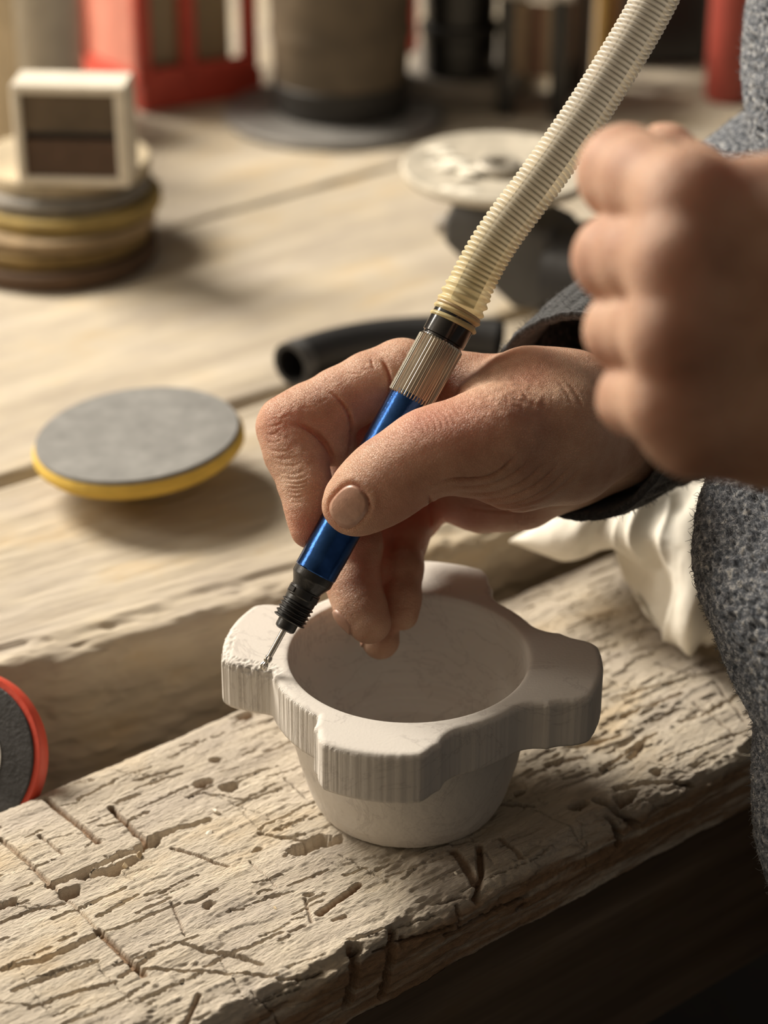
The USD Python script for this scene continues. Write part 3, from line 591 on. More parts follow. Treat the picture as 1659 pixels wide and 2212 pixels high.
#@@PEOPLE
# ------------------------------------------------------------------ the craftsman: two hands, sleeves and the front of the sweater
def skin_material():
    nodes = {'g': ('texture_coordinate', {}), 'n': ('noise_texture', {'scale': 55, 'detail': 5, 'roughness': 0.6}),
             'r': ('rgb_ramp', {'ramp': [(0.30, (0.34, 0.178, 0.112)), (0.50, (0.435, 0.256, 0.168)), (0.70, (0.50, 0.318, 0.218))]}),
             'v': ('voronoi_texture', {'scale': 1150, 'feature': 'distance_to_edge', 'randomness': 1.0}), 'vr': ('rgb_ramp', {'ramp': [(0.0, (0, 0, 0)), (0.14, (1, 1, 1))]}),
             'n1': ('noise_texture', {'scale': 420, 'detail': 5, 'roughness': 0.6, 'distortion': 0.8}), 'n2': ('noise_texture', {'scale': 1800, 'detail': 2}),
             'ad': ('math', {'math_type': 'multiply_add', 'value2': 0.45}), 'ad2': ('math', {'math_type': 'multiply_add', 'value2': 0.25}),
             'b': ('bump', {'strength': 0.8, 'distance': 0.00055}), 'red': ('attribute', {'attribute': 'redness'}), 'mx': ('mix', {'mix_type': 'mix', 'color2': (0.46, 0.16, 0.10)}),
             'p': ('principled_bsdf', {'roughness': 0.52, 'specular_ior_level': 0.4, 'subsurface_weight': 0.18, 'subsurface_radius': (1.0, 0.30, 0.16), 'subsurface_scale': 0.004})}
    links = [('g.object', 'n.vector'), ('n.fac', 'r.fac'), ('r.color', 'mx.color1'), ('red.fac', 'mx.fac'), ('mx.color', 'p.base_color'), ('g.object', 'v.vector'), ('v.distance', 'vr.fac'), ('g.object', 'n1.vector'), ('g.object', 'n2.vector'),
             ('vr.color', 'ad.value1'), ('n1.fac', 'ad.value3'), ('n2.fac', 'ad2.value1'), ('ad.value', 'ad2.value3'), ('ad2.value', 'b.height'), ('b.normal', 'p.normal')]
    return MAT('skin', nodes, links)
skin = skin_material()
nail_mat = simple('fingernail', (0.36, 0.205, 0.145), 0.38, var=0.10, vscale=300, bump=0.00015, scale=500)
def J(px, py, d, r): return (P(px, py, d), r / 1000.0)

def right_hand():
    palm = [[J(868, 808, .850, 13.6), J(1000, 842, .848, 12.2), J(1140, 852, .845, 14.6), J(1225, 868, .848, 15.5), J(1310, 900, .868, 17.5), J(1420, 815, .91, 22), J(1560, 710, .945, 26)],
            [J(1050, 872, .823, 11.5), J(1145, 852, .829, 15), J(1240, 868, .838, 15.5), J(1300, 890, .85, 16)],
            [J(880, 900, .868, 12), J(1050, 920, .862, 16), J(1300, 930, .860, 17)],
            [J(905, 985, .886, 12), J(1080, 985, .872, 16), J(1310, 945, .865, 17)],
            [J(945, 1062, .898, 11), J(1040, 1072, .890, 12.5), J(1130, 1062, .882, 13), J(1235, 1012, .872, 13), J(1340, 945, .872, 15), J(1440, 850, .91, 20)]]
    thumb = [[J(764, 1090, .8105, 11.8), J(800, 1063, .808, 13.2), J(850, 1026, .805, 14.2), J(925, 977, .803, 14.8), J(990, 963, .803, 15.4), J(1068, 945, .807, 18.4), J(1200, 925, .824, 23), J(1300, 925, .845, 19)],
             [J(1040, 985, .812, 15.5), J(1120, 1000, .818, 17), J(1230, 985, .832, 17), J(1310, 950, .85, 15)]]
    index = [J(868, 808, .850, 13.6), J(800, 832, .849, 12.9), J(735, 865, .848, 12.6), J(668, 896, .847, 12.0), J(622, 922, .845, 11.9), J(634, 975, .842, 11.2), J(652, 1020, .839, 10.3), J(664, 1062, .836, 9.7), J(668, 1110, .834, 8.6), J(666, 1147, .8325, 6.8)]
    middle = [J(880, 900, .868, 12), J(810, 912, .869, 12.2), J(738, 952, .869, 12), J(748, 1060, .864, 11), J(766, 1180, .858, 10.6), J(764, 1265, .854, 10.2), J(778, 1310, .851, 9.8), J(798, 1345, .848, 8.6)]
    ring = [J(905, 985, .886, 12), J(850, 1070, .886, 11), J(804, 1150, .880, 10.6), J(808, 1240, .871, 10), J(814, 1310, .869, 9.3), J(822, 1383, .866, 7.8)]
    little = [J(945, 1062, .898, 11), J(900, 1110, .895, 10.2), J(874, 1165, .882, 9.0), J(870, 1230, .869, 7.9), J(868, 1290, .864, 7.3), J(869, 1326, .862, 6.7)]
    pts = np.array([p for c in palm + thumb + [index, middle, ring, little] for p, _ in c])
    vol = Vol(pts.min(0) - 0.026, pts.max(0) + 0.03, 0.00064)
    D = vol.blank()
    for c in palm: vol.chain(D, c, 0.012)
    T = vol.blank()
    for c in thumb: vol.chain(T, c, 0.008)
    D = smin(D, T, 0.007)
    pad_ = [J(700, 893, .846, 11), J(724, 962, .848, 8.5)]
    index_all = [index, pad_]
    for c, k in ((pad_, 0.0035), (index, 0.0035), (middle, 0.003), (ring, 0.0025), (little, 0.003)):
        T = vol.blank(); vol.chain(T, c, 0.004); D = smin(D, T, k if any(c is q for q in index_all) else 0.0022)
    return vol, D
def left_hand():
    I = [J(1478, 428, .586, 12.6), J(1400, 392, .606, 13), J(1350, 374, .622, 13.4), J(1362, 392, .640, 12), J(1430, 420, .648, 10.5), J(1480, 430, .640, 9)]
    Md = [J(1462, 566, .581, 12.4), J(1385, 560, .602, 12.2), J(1332, 557, .618, 12.2), J(1345, 562, .636, 11), J(1420, 570, .645, 10), J(1470, 570, .638, 9)]
    Rg = [J(1452, 720, .582, 11.8), J(1395, 714, .602, 11.2), J(1350, 712, .617, 11.2), J(1362, 716, .634, 10), J(1430, 720, .642, 9.5), J(1475, 720, .634, 8.5)]
    Lt = [J(1446, 866, .589, 11), J(1405, 862, .604, 10.4), J(1372, 860, .615, 10.4), J(1382, 862, .630, 9.2), J(1436, 862, .638, 8.6), J(1476, 860, .630, 8)]
    wrist = [J(1900, 640, .622, 26), J(2150, 660, .65, 30)]
    palm = [[I[0], J(1700, 470, .598, 15)] + wrist, [Md[0], J(1700, 575, .593, 16)] + wrist, [Rg[0], J(1700, 715, .594, 16)] + wrist,
            [Lt[0], J(1500, 915, .594, 12.5), J(1690, 905, .602, 18), J(1900, 720, .622, 26)], [J(1560, 600, .606, 17), J(1750, 650, .618, 20)]]
    thumb = [J(1424, 306, .655, 5.4), J(1446, 320, .652, 6.8), J(1500, 380, .645, 9.5), J(1580, 440, .622, 12), J(1720, 560, .622, 17)]
    pts = np.array([p for c in palm + [I, Md, Rg, Lt, thumb] for p, _ in c]); vol = Vol(pts.min(0) - 0.03, pts.max(0) + 0.034, 0.0012)
    D = vol.blank()
    for c in palm: vol.chain(D, c, 0.013)
    A = vol.blank()
    for c in (I, Md, Rg, Lt, thumb):
        T = vol.blank(); vol.chain(T, c, 0.004); A = smin(A, T, 0.0012)
    D = smin(D, A, 0.005)
    return vol, D
from scipy.spatial import cKDTree
def carve(v, n, lines, dmax=None):
    """Skin folds: each (pixel line, half width px, depth mm, nearest, farthest depth) presses a fold into the skin that lies there."""
    px, py, dd = proj(v); facing = (n * (v - C)).sum(1) < 0
    out = np.zeros(len(v))
    for line, hw, dp, d0, d1 in lines:
        p = np.array(line, float); m = facing & (dd > d0) & (dd < d1) & (px > p[:, 0].min() - 3 * hw) & (px < p[:, 0].max() + 3 * hw) & (py > p[:, 1].min() - 3 * hw) & (py < p[:, 1].max() + 3 * hw)
        if not m.any(): continue
        if len(p) > 2:
            sp, _ = smoothpath(np.c_[p, p[:, 0] * 0], 24); p = sp[:, :2]
        t = np.linspace(0, 1, 240); p = np.c_[np.interp(t, np.linspace(0, 1, len(p)), p[:, 0]), np.interp(t, np.linspace(0, 1, len(p)), p[:, 1])]
        d, i = cKDTree(p).query(np.c_[px[m], py[m]]); dp = dp * sstep(0, 0.3, t[i]) * sstep(1, 0.75, t[i])
        out[m] += dp / 1000 * (-np.exp(-(d / (0.5 * hw)) ** 2) + 0.14 * np.exp(-((d - 1.5 * hw) / hw) ** 2))
    return out
rv, rD = right_hand()
hv, hf = surface_nets(rD, rv.lo, rv.h); hv = relax(hv, hf, 6); hn = vnormals(hv, hf)
FOLDS = [([(820, 770), (838, 805), (842, 835), (838, 862)], 7, 1.9, .82, .88), ([(700, 842), (741, 873), (759, 915), (757, 962), (748, 1000)], 6, 1.4, .82, .88),
         ([(632, 915), (681, 936), (706, 964), (722, 1005)], 8, 2.6, .82, .87), ([(800, 770), (808, 800)], 4, .6, .82, .88),
         # fine wrinkles: the index joints and the thumb knuckle
         *[([(x0, y0), ((x0 + x1) / 2 + bx, (y0 + y1) / 2 + by), (x1, y1)], 3.2, dp, .77, .87) for x0, y0, x1, y1, bx, by, dp in (
          (606, 1020, 660, 1012, 0, 8, .22), (610, 1030, 664, 1026, 0, 7, .3), (614, 1040, 668, 1036, 0, 7, .34), (617, 1050, 668, 1046, 0, 6, .34), (619, 1060, 664, 1056, 0, 6, .3), (622, 1072, 660, 1068, 0, 5, .24), (624, 1084, 656, 1080, 0, 4, .18),
          (575, 968, 640, 962, 4, 10, .24), (582, 984, 650, 980, 2, 9, .26), (592, 1000, 655, 996, 2, 8, .22), (572, 950, 612, 944, 4, 8, .26), (570, 935, 606, 925, 6, 6, .26), (574, 918, 612, 906, 6, 6, .24), (584, 900, 626, 892, 4, 7, .2),
          (640, 876, 700, 858, 6, 12, .1), (655, 866, 720, 846, 6, 12, .1), (676, 850, 738, 830, 6, 10, .09), (700, 834, 755, 812, 5, 10, .08), (740, 800, 790, 800, 2, 8, .2), (760, 790, 806, 792, 0, 8, .2), (770, 776, 812, 778, 0, 6, .16),
          (896, 902, 916, 938, 6, -4, .22), (908, 897, 928, 936, 6, -4, .26), (920, 892, 942, 934, 7, -4, .3), (932, 888, 956, 930, 7, -4, .3), (944, 885, 970, 926, 7, -4, .28), (957, 881, 982, 918, 7, -4, .24), (970, 878, 994, 908, 6, -4, .2), (984, 874, 1004, 898, 5, -3, .16))],
         # underside of the thumb and the ball of the hand
         ([(936, 1052), (975, 1036), (1060, 1028), (1095, 1005), (1120, 978)], 5, 1.3, .77, .85), ([(968, 1046), (1060, 1046), (1110, 1024), (1150, 988)], 5, .8, .77, .86), ([(985, 1060), (1080, 1062), (1140, 1034), (1185, 985)], 5, .8, .78, .87),
         ([(1000, 1072), (1090, 1076), (1160, 1046), (1215, 985)], 5, .8, .78, .88), ([(1020, 1082), (1110, 1088), (1185, 1054), (1240, 990)], 5, .7, .78, .88), ([(1060, 1090), (1150, 1086), (1215, 1050), (1262, 1000)], 5, .6, .78, .89),
         ([(926, 1064), (932, 1100), (932, 1140)], 6, 1.4, .78, .91), ([(1000, 1092), (1100, 1104), (1180, 1086)], 5, .5, .8, .9),
         ([(1220, 820), (1245, 850), (1260, 890)], 5, .5, .78, .87), ([(1195, 812), (1225, 850), (1238, 880)], 5, .4, .78, .87)]
d = carve(hv, hn, FOLDS)
px, py, dd = proj(hv)
# coarse crêpe skin over the web of the thumb and at the knuckles
web = np.exp(-(((px - 1110) / 110) ** 2 + ((py - 840) / 62) ** 2)); kn = np.exp(-(((px - 630) / 60) ** 2 + ((py - 960) / 100) ** 2))
q = np.stack([hv @ UD * 520, hv @ VD * 300, hv[:, 2] * 420], -1)
d += 0.0013 * web * (meshkit.fbm(q, 3, 81) - 0.5) + 0.0007 * kn * (meshkit.fbm(q * 1.1, 3, 82) - 0.5) + 0.00045 * (meshkit.fbm(hv * 160, 3, 83) - 0.5)
# thumbnail
NC = P(748, 1088, .79); NT = P(795, 1049, .79) - P(748, 1088, .79); NT /= np.linalg.norm(NT)      # nail centre, direction towards the hand
NN = C - NC; NN = NN - (NN @ NT) * NT; NN /= np.linalg.norm(NN); NB = np.cross(NN, NT)
NN = math.cos(0.16) * NN + math.sin(0.16) * NB; NB = np.cross(NN, NT)
def nail_r(p):
    a = (p - NC) @ NT; b = (p - NC) @ NB; return (np.abs(a / np.where(a > 0, 0.0078, 0.0082)) ** 2.6 + np.abs(b / 0.0072) ** 2.6) ** (1 / 2.6)
nr = nail_r(hv); thumb_side = ((hn @ NN) > 0.15) & (np.abs((hv - NC) @ NN) < 0.03) & (dd < .815)
d += thumb_side * (-0.0006 * np.exp(-((nr - 1.0) / 0.09) ** 2) + 0.0003 * np.exp(-((nr - 1.28) / 0.16) ** 2) - 0.0005 * (nr < 1.0))
hv = hv + hn * d[:, None]; hn = vnormals(hv, hf)
red = np.clip(0.55 * np.exp(-(((px - 655) / 45) ** 2 + ((py - 1140) / 40) ** 2)) + 0.5 * np.exp(-(((px - 960) / 130) ** 2 + ((py - 900) / 60) ** 2)) + 0.5 * np.exp(-(((px - 1000) / 160) ** 2 + ((py - 1110) / 40) ** 2)) + 0.35 * np.exp(-(((px - 1150) / 60) ** 2 + ((py - 800) / 40) ** 2)) + 0.3 * np.exp(-(((px - 600) / 50) ** 2 + ((py - 920) / 50) ** 2)), 0, 0.7)
lv, lD = left_hand()
kv, kf = surface_nets(lD, lv.lo, lv.h); kv = relax(kv, kf, 6); kn_ = vnormals(kv, kf)
kv = kv + kn_ * (0.0006 * (meshkit.fbm(kv * 130, 3, 85) - 0.5))[:, None]; kn_ = vnormals(kv, kf)
# arms and trunk inside the sweater
SH = [P(1560, 710, .945), P(2000, 560, 1.02), P(2350, 20, .98), P(2450, -150, .98)]
TR = [P(2500, 2100, .95), P(2480, 1300, .95), P(2460, 500, .96), P(2450, -150, .98)]
SL = [P(2150, 660, .65), P(2600, 760, .74), P(2560, 200, .88), P(2450, -150, .98)]
inner = []
for pth, r in ((SH, (.024, .036, .045, .05)), (TR, (.10, .11, .11, .10)), (SL, (.030, .037, .045, .05))):
    pp, tt = smoothpath(pth, 30); inner.append(sweep(pp, np.interp(np.linspace(0, 1, 30), np.linspace(0, 1, 4), r), 24))
bv, bf, bn, br = [hv, kv], [hf, kf + len(hv)], [hn, kn_], [red, np.full(len(kv), 0.05)]
off = len(hv) + len(kv)
for v, f in inner:
    bv.append(v); bf.append(f + off); bn.append(vnormals(v, f)); br.append(np.zeros(len(v))); off += len(v)
person = thing('person', 'person in a blue-grey sweater guiding the pen, other hand a closed fist', 'person', (0.55, -0.1, -0.87))
obj('body', (np.vstack(bv), np.vstack(bf)), skin, person, normals=np.vstack(bn), attrs={'redness': np.concatenate(br)})
# nail plates lying on the skin
def nail_plate(c, t, n, la, lb, label, up=0.0):
    n = n - (n @ t) * t; n = n / np.linalg.norm(n); bdir = np.cross(n, t)
    ga = np.linspace(-1, 1, 41); A_, B_ = np.meshgrid(ga, ga, indexing='ij')
    R_ = np.maximum(np.abs(A_), np.abs(B_)); q = (np.abs(A_) ** 2.6 + np.abs(B_) ** 2.6) ** (1 / 2.6); s_ = np.where(q > 0, R_ / np.maximum(q, 1e-9), 1)
    aa, bb = A_ * s_ * la, B_ * s_ * lb
    base = c + aa[..., None] * t + bb[..., None] * bdir; h = np.full(A_.shape, 0.02)
    for _ in range(60): h -= 0.9 * np.clip(rv.sample(rD, (base + h[..., None] * n).reshape(-1, 3)).reshape(A_.shape), -0.01, 0.01)
    lift = up + 0.00003 - (0.0010 + up) * sstep(0.84, 1.0, R_) + 0.00005 * (n2(bb, aa, 2600, 60, 140, 2) - 0.5) * 2
    top = base + (h + lift)[..., None] * n; bot = base + (h - 0.0012)[..., None] * n
    idn = np.arange(1681).reshape(41, 41); qn = np.stack([idn[:-1, :-1], idn[1:, :-1], idn[1:, 1:], idn[:-1, 1:]], -1).reshape(-1, 4)
    nv = np.vstack([top.reshape(-1, 3), bot.reshape(-1, 3)]); fn = np.vstack([qn[:, [0, 1, 2]], qn[:, [0, 2, 3]]])
    e = np.r_[idn[0, :-1], idn[:-1, -1], idn[-1, :0:-1], idn[:0:-1, 0]]; ej = np.roll(e, -1)
    fn = np.vstack([fn, fn[:, ::-1] + 1681, np.stack([e, ej, ej + 1681], -1), np.stack([e, ej + 1681, e + 1681], -1)])
    if np.cross(nv[fn[0, 1]] - nv[fn[0, 0]], nv[fn[0, 2]] - nv[fn[0, 0]]) @ n < 0: fn = fn[:, ::-1]
    obj('fingernail', (nv, fn), nail_mat, person, smooth=True, label=label)
nail_plate(NC, NT, NN, 0.0077, 0.0069, 'ridged thumbnail of the hand on the pen')
def unit(x): return x / np.linalg.norm(x)
for (tx, ty, td), (kx, ky, kd), lab in (((796, 1340, .848), (766, 1268, .854), 'nail of the middle finger below the pen'), ((822, 1380, .866), (814, 1312, .869), 'nail of the ring finger below the pen')):
    t_ = unit(P(kx, ky, kd) - P(tx, ty, td)); nail_plate(P(tx, ty, td) + t_ * 0.003, t_, -0.92 * R - 0.30 * U - 0.12 * F, 0.0062, 0.0056, lab, 0.0006)

def wool_material():
    nodes = {'g': ('geometry', {}), 'n': ('noise_texture', {'scale': 360, 'detail': 5, 'roughness': 0.72}),
             'r': ('rgb_ramp', {'ramp': [(0.36, (0.026, 0.031, 0.041)), (0.48, (0.092, 0.104, 0.126)), (0.57, (0.25, 0.262, 0.285)), (0.68, (0.54, 0.53, 0.50))]}),
             'b': ('bump', {'strength': 1.0, 'distance': 0.0012}), 'p': ('principled_bsdf', {'roughness': 0.95, 'specular_ior_level': 0.1, 'sheen_weight': 0.25, 'sheen_roughness': 0.5})}
    links = [('g.position', 'n.vector'), ('n.fac', 'r.fac'), ('r.color', 'p.base_color'), ('n.fac', 'b.height'), ('b.normal', 'p.normal')]
    return MAT('grey_wool', nodes, links)
wool = wool_material()
rib_wool = simple('dark_rib_wool', (0.028, 0.030, 0.034), 0.95, bump=0.0012, scale=600, var=0.45, vscale=500, sheen_weight=0.2)
fuzz_mat = simple('wool_fuzz', (0.13, 0.135, 0.145), 0.9, var=0.6, vscale=400)
def knit(v, f, amp=0.0016, sc=420, seed=90):
    n = vnormals(v, f); c = 1 - np.abs(2 * meshkit.fbm(v * sc, 2, seed) - 1)
    return v + n * ((c - 0.5) * 2 * amp + 0.0010 * (meshkit.fbm(v * 1500, 2, seed + 1) - 0.5) + 0.003 * (meshkit.fbm(v * 40, 3, seed + 2) - 0.5))[:, None]
# trunk: its left outline follows the hem and the chest
prof = [(1618, -260, .93), (1620, 60, .93), (1622, 190, .93), (1640, 420, .91), (1600, 800, .86), (1566, 1040, .83), (1524, 1160, .815), (1514, 1240, .812), (1530, 1320, .812), (1562, 1420, .812), (1604, 1500, .812), (1634, 1560, .812), (1646, 1660, .815), (1648, 1790, .82), (1690, 1950, .83)]
RX = 0.165
cen = np.array([P(x, y, d) for x, y, d in prof]) + np.array([RX, 0, 0])
cp, ct = smoothpath(cen, 560)
tt_ = np.concatenate([np.linspace(-0.45 * math.pi, 0.45 * math.pi, 360), np.linspace(0.45 * math.pi, 1.55 * math.pi, 40)[1:-1]]) + math.pi
folds = 0.006 * np.sin(cp[:, 2] * 60)[:, None] * np.cos(tt_ * 2)[None, :] * 0.3
tv = cp[:, None] + np.stack([(RX + folds) * np.cos(tt_), 0.72 * (RX + folds) * np.sin(tt_), 0 * folds], -1)
m_, k_ = tv.shape[:2]; ii = np.arange(m_ * k_).reshape(m_, k_); jj = np.roll(ii, -1, axis=1)
tq = np.stack([ii[:-1], jj[:-1], jj[1:], ii[1:]], -1).reshape(-1, 4); tf = np.vstack([tq[:, [0, 1, 2]], tq[:, [0, 2, 3]]]); tv = tv.reshape(-1, 3)
if (vnormals(tv, tf)[m_ // 2 * k_ + 180] @ np.array([-1.0, 0, 0])) < 0: tf = tf[:, ::-1]
tv = knit(tv, tf, 0.0020, 330)
# right sleeve with its ribbed cuff
sl = [P(1246, 902, .866), P(1292, 876, .882), P(1345, 838, .898), P(1430, 790, .918), P(1560, 668, .945), P(1800, 470, .985), P(2050, 300, 1.0), P(2350, 0, .98)]
sp_, st_ = smoothpath(sl, 420)
srr = np.interp(st_, [0, 0.010, 0.03, 0.06, 0.12, 0.25], [0.0425, 0.0425, 0.0440, 0.049, 0.058, 0.066])
sv, sf = sweep(sp_, srr, 300, cap=False); 
if (vnormals(sv, sf)[0] @ (sv[0] - sp_[0])) < 0: sf = sf[:, ::-1]
lsl = [P(1960, 655, .63), P(2150, 670, .65), P(2600, 770, .74), P(2600, 300, .87), P(2450, -150, .96)]
lp_, lt_ = smoothpath(lsl, 120); lv_, lf_ = sweep(lp_, np.interp(lt_, [0, .05, .3], [.036, .042, .06]), 60, cap=False)
cuffm = np.repeat(st_ < 0.052, 300)
sv2 = knit(sv, sf, 0.0015, 430)
th_ = np.tile(np.arange(300) * 2 * np.pi / 300, 420); sn = vnormals(sv, sf)
rib = sv + sn * (0.0016 * np.abs(np.sin(th_ * 17 + 0.6 * np.sin(np.repeat(st_, 300) * 90)))[:, None] ** 0.6 * 1.4 * (0.12 + 0.88 * sstep(0, 0.010, np.repeat(st_, 300)))[:, None] + 0.0022 * (meshkit.fbm(sv * 60, 3, 97) - 0.5)[:, None] + 0.0007 * (meshkit.fbm(sv * 900, 2, 98) - 0.5)[:, None])
w_ = sstep(0.046, 0.054, np.repeat(st_, 300))[:, None]; sv3 = rib * (1 - w_) + sv2 * w_
fcut = np.repeat(st_, 300)[sf].mean(1) < 0.050
sweat_v = np.vstack([tv, sv3, lv_]); sweat_f = np.vstack([tf, sf[~fcut] + len(tv), lf_ + len(tv) + len(sv3)])
used_ids, inv_ = np.unique(sweat_f, return_inverse=True)
sweater = obj('sweater', (sweat_v[used_ids], inv_.reshape(-1, 3)), wool, person, smooth=True, label='blue-grey bouclé wool sweater')
ids_, inv_ = np.unique(sf[fcut], return_inverse=True)
ring_in = sv3.reshape(420, 300, 3)[0] * 0.92 + sp_[0] * 0.08
cv, cf = sv3[ids_], inv_.reshape(-1, 3); nb = len(cv); lipa = np.arange(300); lipb = np.roll(lipa, -1)
cv = np.vstack([cv, ring_in, ring_in + (sp_[30] - sp_[0]) * 1.0]); lf = np.vstack([np.stack([lipa, lipa + nb, lipb], -1), np.stack([lipb, lipa + nb, lipb + nb], -1), np.stack([lipa + nb, lipa + nb + 300, lipb + nb], -1), np.stack([lipb + nb, lipa + nb + 300, lipb + nb + 300], -1)])
obj('cuff', (cv, np.vstack([cf, lf])), rib_wool, sweater, smooth=True, label='dark ribbed cuff')
# loose fibres on the wool
def fuzz(v, f, count, seed, lo=0.0012, hi=0.0035):
    r = np.random.default_rng(seed); tri = v[f]; ar = np.linalg.norm(np.cross(tri[:, 1] - tri[:, 0], tri[:, 2] - tri[:, 0]), axis=1)
    cx, cy, cz = proj(tri.mean(1)); vis = (cx > -100) & (cx < 1760) & (cy > -120) & (cy < 2300); ar = ar * vis
    k = r.choice(len(f), count, p=ar / ar.sum()); b = r.dirichlet((1, 1, 1), count); p = (tri[k] * b[..., None]).sum(1)
    n = np.cross(tri[k, 1] - tri[k, 0], tri[k, 2] - tri[k, 0]); n /= np.maximum(np.linalg.norm(n, axis=1), 1e-12)[:, None]
    d1 = n + r.normal(0, 0.7, (count, 3)); d2 = d1 + r.normal(0, 0.9, (count, 3)); L_ = r.uniform(lo, hi, count)[:, None] / 2
    q = p + d1 / np.linalg.norm(d1, axis=1)[:, None] * L_; s = q + d2 / np.linalg.norm(d2, axis=1)[:, None] * L_
    return np.stack([p, q, s], 1)
fz = np.vstack([fuzz(tv, tf, 9000, 3), fuzz(sv3, sf, 5000, 4)])
bc = UsdGeom.BasisCurves.Define(stage, path_for('wool_fibre', sweater)); bc.CreateTypeAttr('linear')
bc.CreateCurveVertexCountsAttr(Vt.IntArray.FromNumpy(np.full(len(fz), 3, np.int32)))
bc.CreatePointsAttr(Vt.Vec3fArray.FromNumpy((fz.reshape(-1, 3) - origin(person)).astype(np.float32)))
bc.CreateWidthsAttr(Vt.FloatArray.FromNumpy(np.tile(np.array([0.00022, 0.00018, 0.00008], np.float32), len(fz)))); bc.SetWidthsInterpolation('vertex')
UsdShade.MaterialBindingAPI.Apply(bc.GetPrim()).Bind(fuzz_mat); data(bc.GetPrim(), kind='stuff')
#@@BACK
# ------------------------------------------------------------------ things on the back bench
def at(px, py, z=ZB): return onz(px, py, z)
def size_at(p): return ((np.asarray(p) - C) @ F) / FPX          # metres per pixel there
TOP = ZB + 0.0012
# polishing pad: yellow foam with a grey face, face up on its hub
pc = at(297, 938, ZB + 0.028); pr_ = 222 * size_at(pc); tilt = np.array([-0.075, -0.02, 1.0]); tilt /= np.linalg.norm(tilt)
pad = thing('polishing_pad', 'round polishing pad with grey face and yellow foam edge, face up', 'polishing pad', np.r_[pc[:2], ZB])
obj('foam', lathe([(0, -.0115), (pr_ * .80, -.0115), (pr_ * .97, -.0095), (pr_ * 1.035, -.006), (pr_ * 1.035, -.0035), (pr_ * 1.005, -.0008), (0, -.0008)], pc, tilt, 120), simple('yellow_foam', (0.62, 0.42, 0.075), 0.85, bump=0.0006, scale=700), pad, smooth=50, label='yellow foam edge')
fv = lathe([(0, -.001), (pr_ * .995, -.001), (pr_ * 1.0, 0), (pr_ * .985, .0012), (pr_ * .62, .0016), (pr_ * .55, .0010), (pr_ * .2, .0010), (0, .0010)], pc, tilt, 120)
obj('abrasive_face', fv, simple('grey_abrasive', (0.19, 0.188, 0.18), 0.75, bump=0.0005, scale=900, var=0.25, vscale=60), pad, smooth=30)
obj('hub', lathe([(0, -.028), (.0115, -.028), (.012, -.027), (.012, -.016), (.020, -.0112), (0, -.0112)], pc, (tilt + np.array([0, 0, 30.0])), 48), black_gloss, pad)

# red-edged disc leaning in the gap
dc = P(-80, 1638, .885); dr_ = 190 * size_at(dc); dax = -F * 0.80 - R * 0.30 + U * 0.12; dax /= np.linalg.norm(dax)
disc = thing('grinding_disc', 'black grinding disc with red edge leaning between the two benches', 'grinding disc', dc - ZD * dr_)
obj('disc_body', lathe([(0, -.0095), (dr_ * .8, -.0095), (dr_ * .97, -.0085), (dr_, -.006), (dr_, -.001), (dr_ * .985, 0), (0, 0)], dc, dax, 96), simple('red_rubber', (0.58, 0.060, 0.030), 0.5, bump=.0002), disc, smooth=40, label='red rubber edge')
obj('face', lathe([(0, -.0005), (dr_ * .915, -.0005), (dr_ * .92, .0006), (dr_ * .90, .0012), (dr_ * .5, .0016), (0, .0016)], dc, dax, 96), simple('black_face', (0.030, 0.030, 0.032), 0.55, bump=.0004, scale=500, var=.5, vscale=120), disc, smooth=40)
obj('ring_line', lathe([(dr_ * .495, .0012), (dr_ * .495, .0020), (dr_ * .520, .0020), (dr_ * .520, .0012)], dc, dax, 96, closed=True), simple('white_line', (0.6, 0.58, 0.55), 0.6), disc, label='thin white ring line')

# stack of discs, lower left of the lantern
scx = [(122, 552), (112, 545), (128, 540), (150, 530), (138, 522), (150, 515)]
cols = [('dark brown', (0.095, 0.055, 0.03)), ('ochre', (0.22, 0.145, 0.05)), ('tan', (0.30, 0.215, 0.12)), ('yellow-edged', (0.31, 0.225, 0.075)), ('grey', (0.20, 0.185, 0.165)), ('pale cream', (0.42, 0.35, 0.24))]
pos = ['lowest in the stack', 'second from the bottom of the stack', 'third in the stack', 'fourth in the stack', 'fifth in the stack, under the cream one', 'topmost in the stack, under the framed box']
thk = [.0095, .0085, .0075, .0085, .0080, .0095]; rad_px = [218, 212, 214, 206, 196, 186]; z = TOP
for k in range(6):
    c = at(scx[k][0], scx[k][1] - 0, ZB); c = c * 1.0; c[2] = z; r = rad_px[k] * size_at(c)
    m = lathe([(0, 0), (r * .98, 0), (r, .001), (r, thk[k] - .0012), (r * .985, thk[k]), (0, thk[k])], c, np.array([0.0, 0.0, 1.0]), 96)
    p = obj('abrasive_disc', m, simple(f'disc_{cols[k][0].replace(" ", "_").replace("-", "_")}', cols[k][1], 0.85, bump=.0006, scale=300, var=.3), label=f'{cols[k][0]} abrasive disc, {pos[k]}', cat='abrasive disc', group='stacked abrasive discs', smooth=30)
    z += thk[k] + .0004
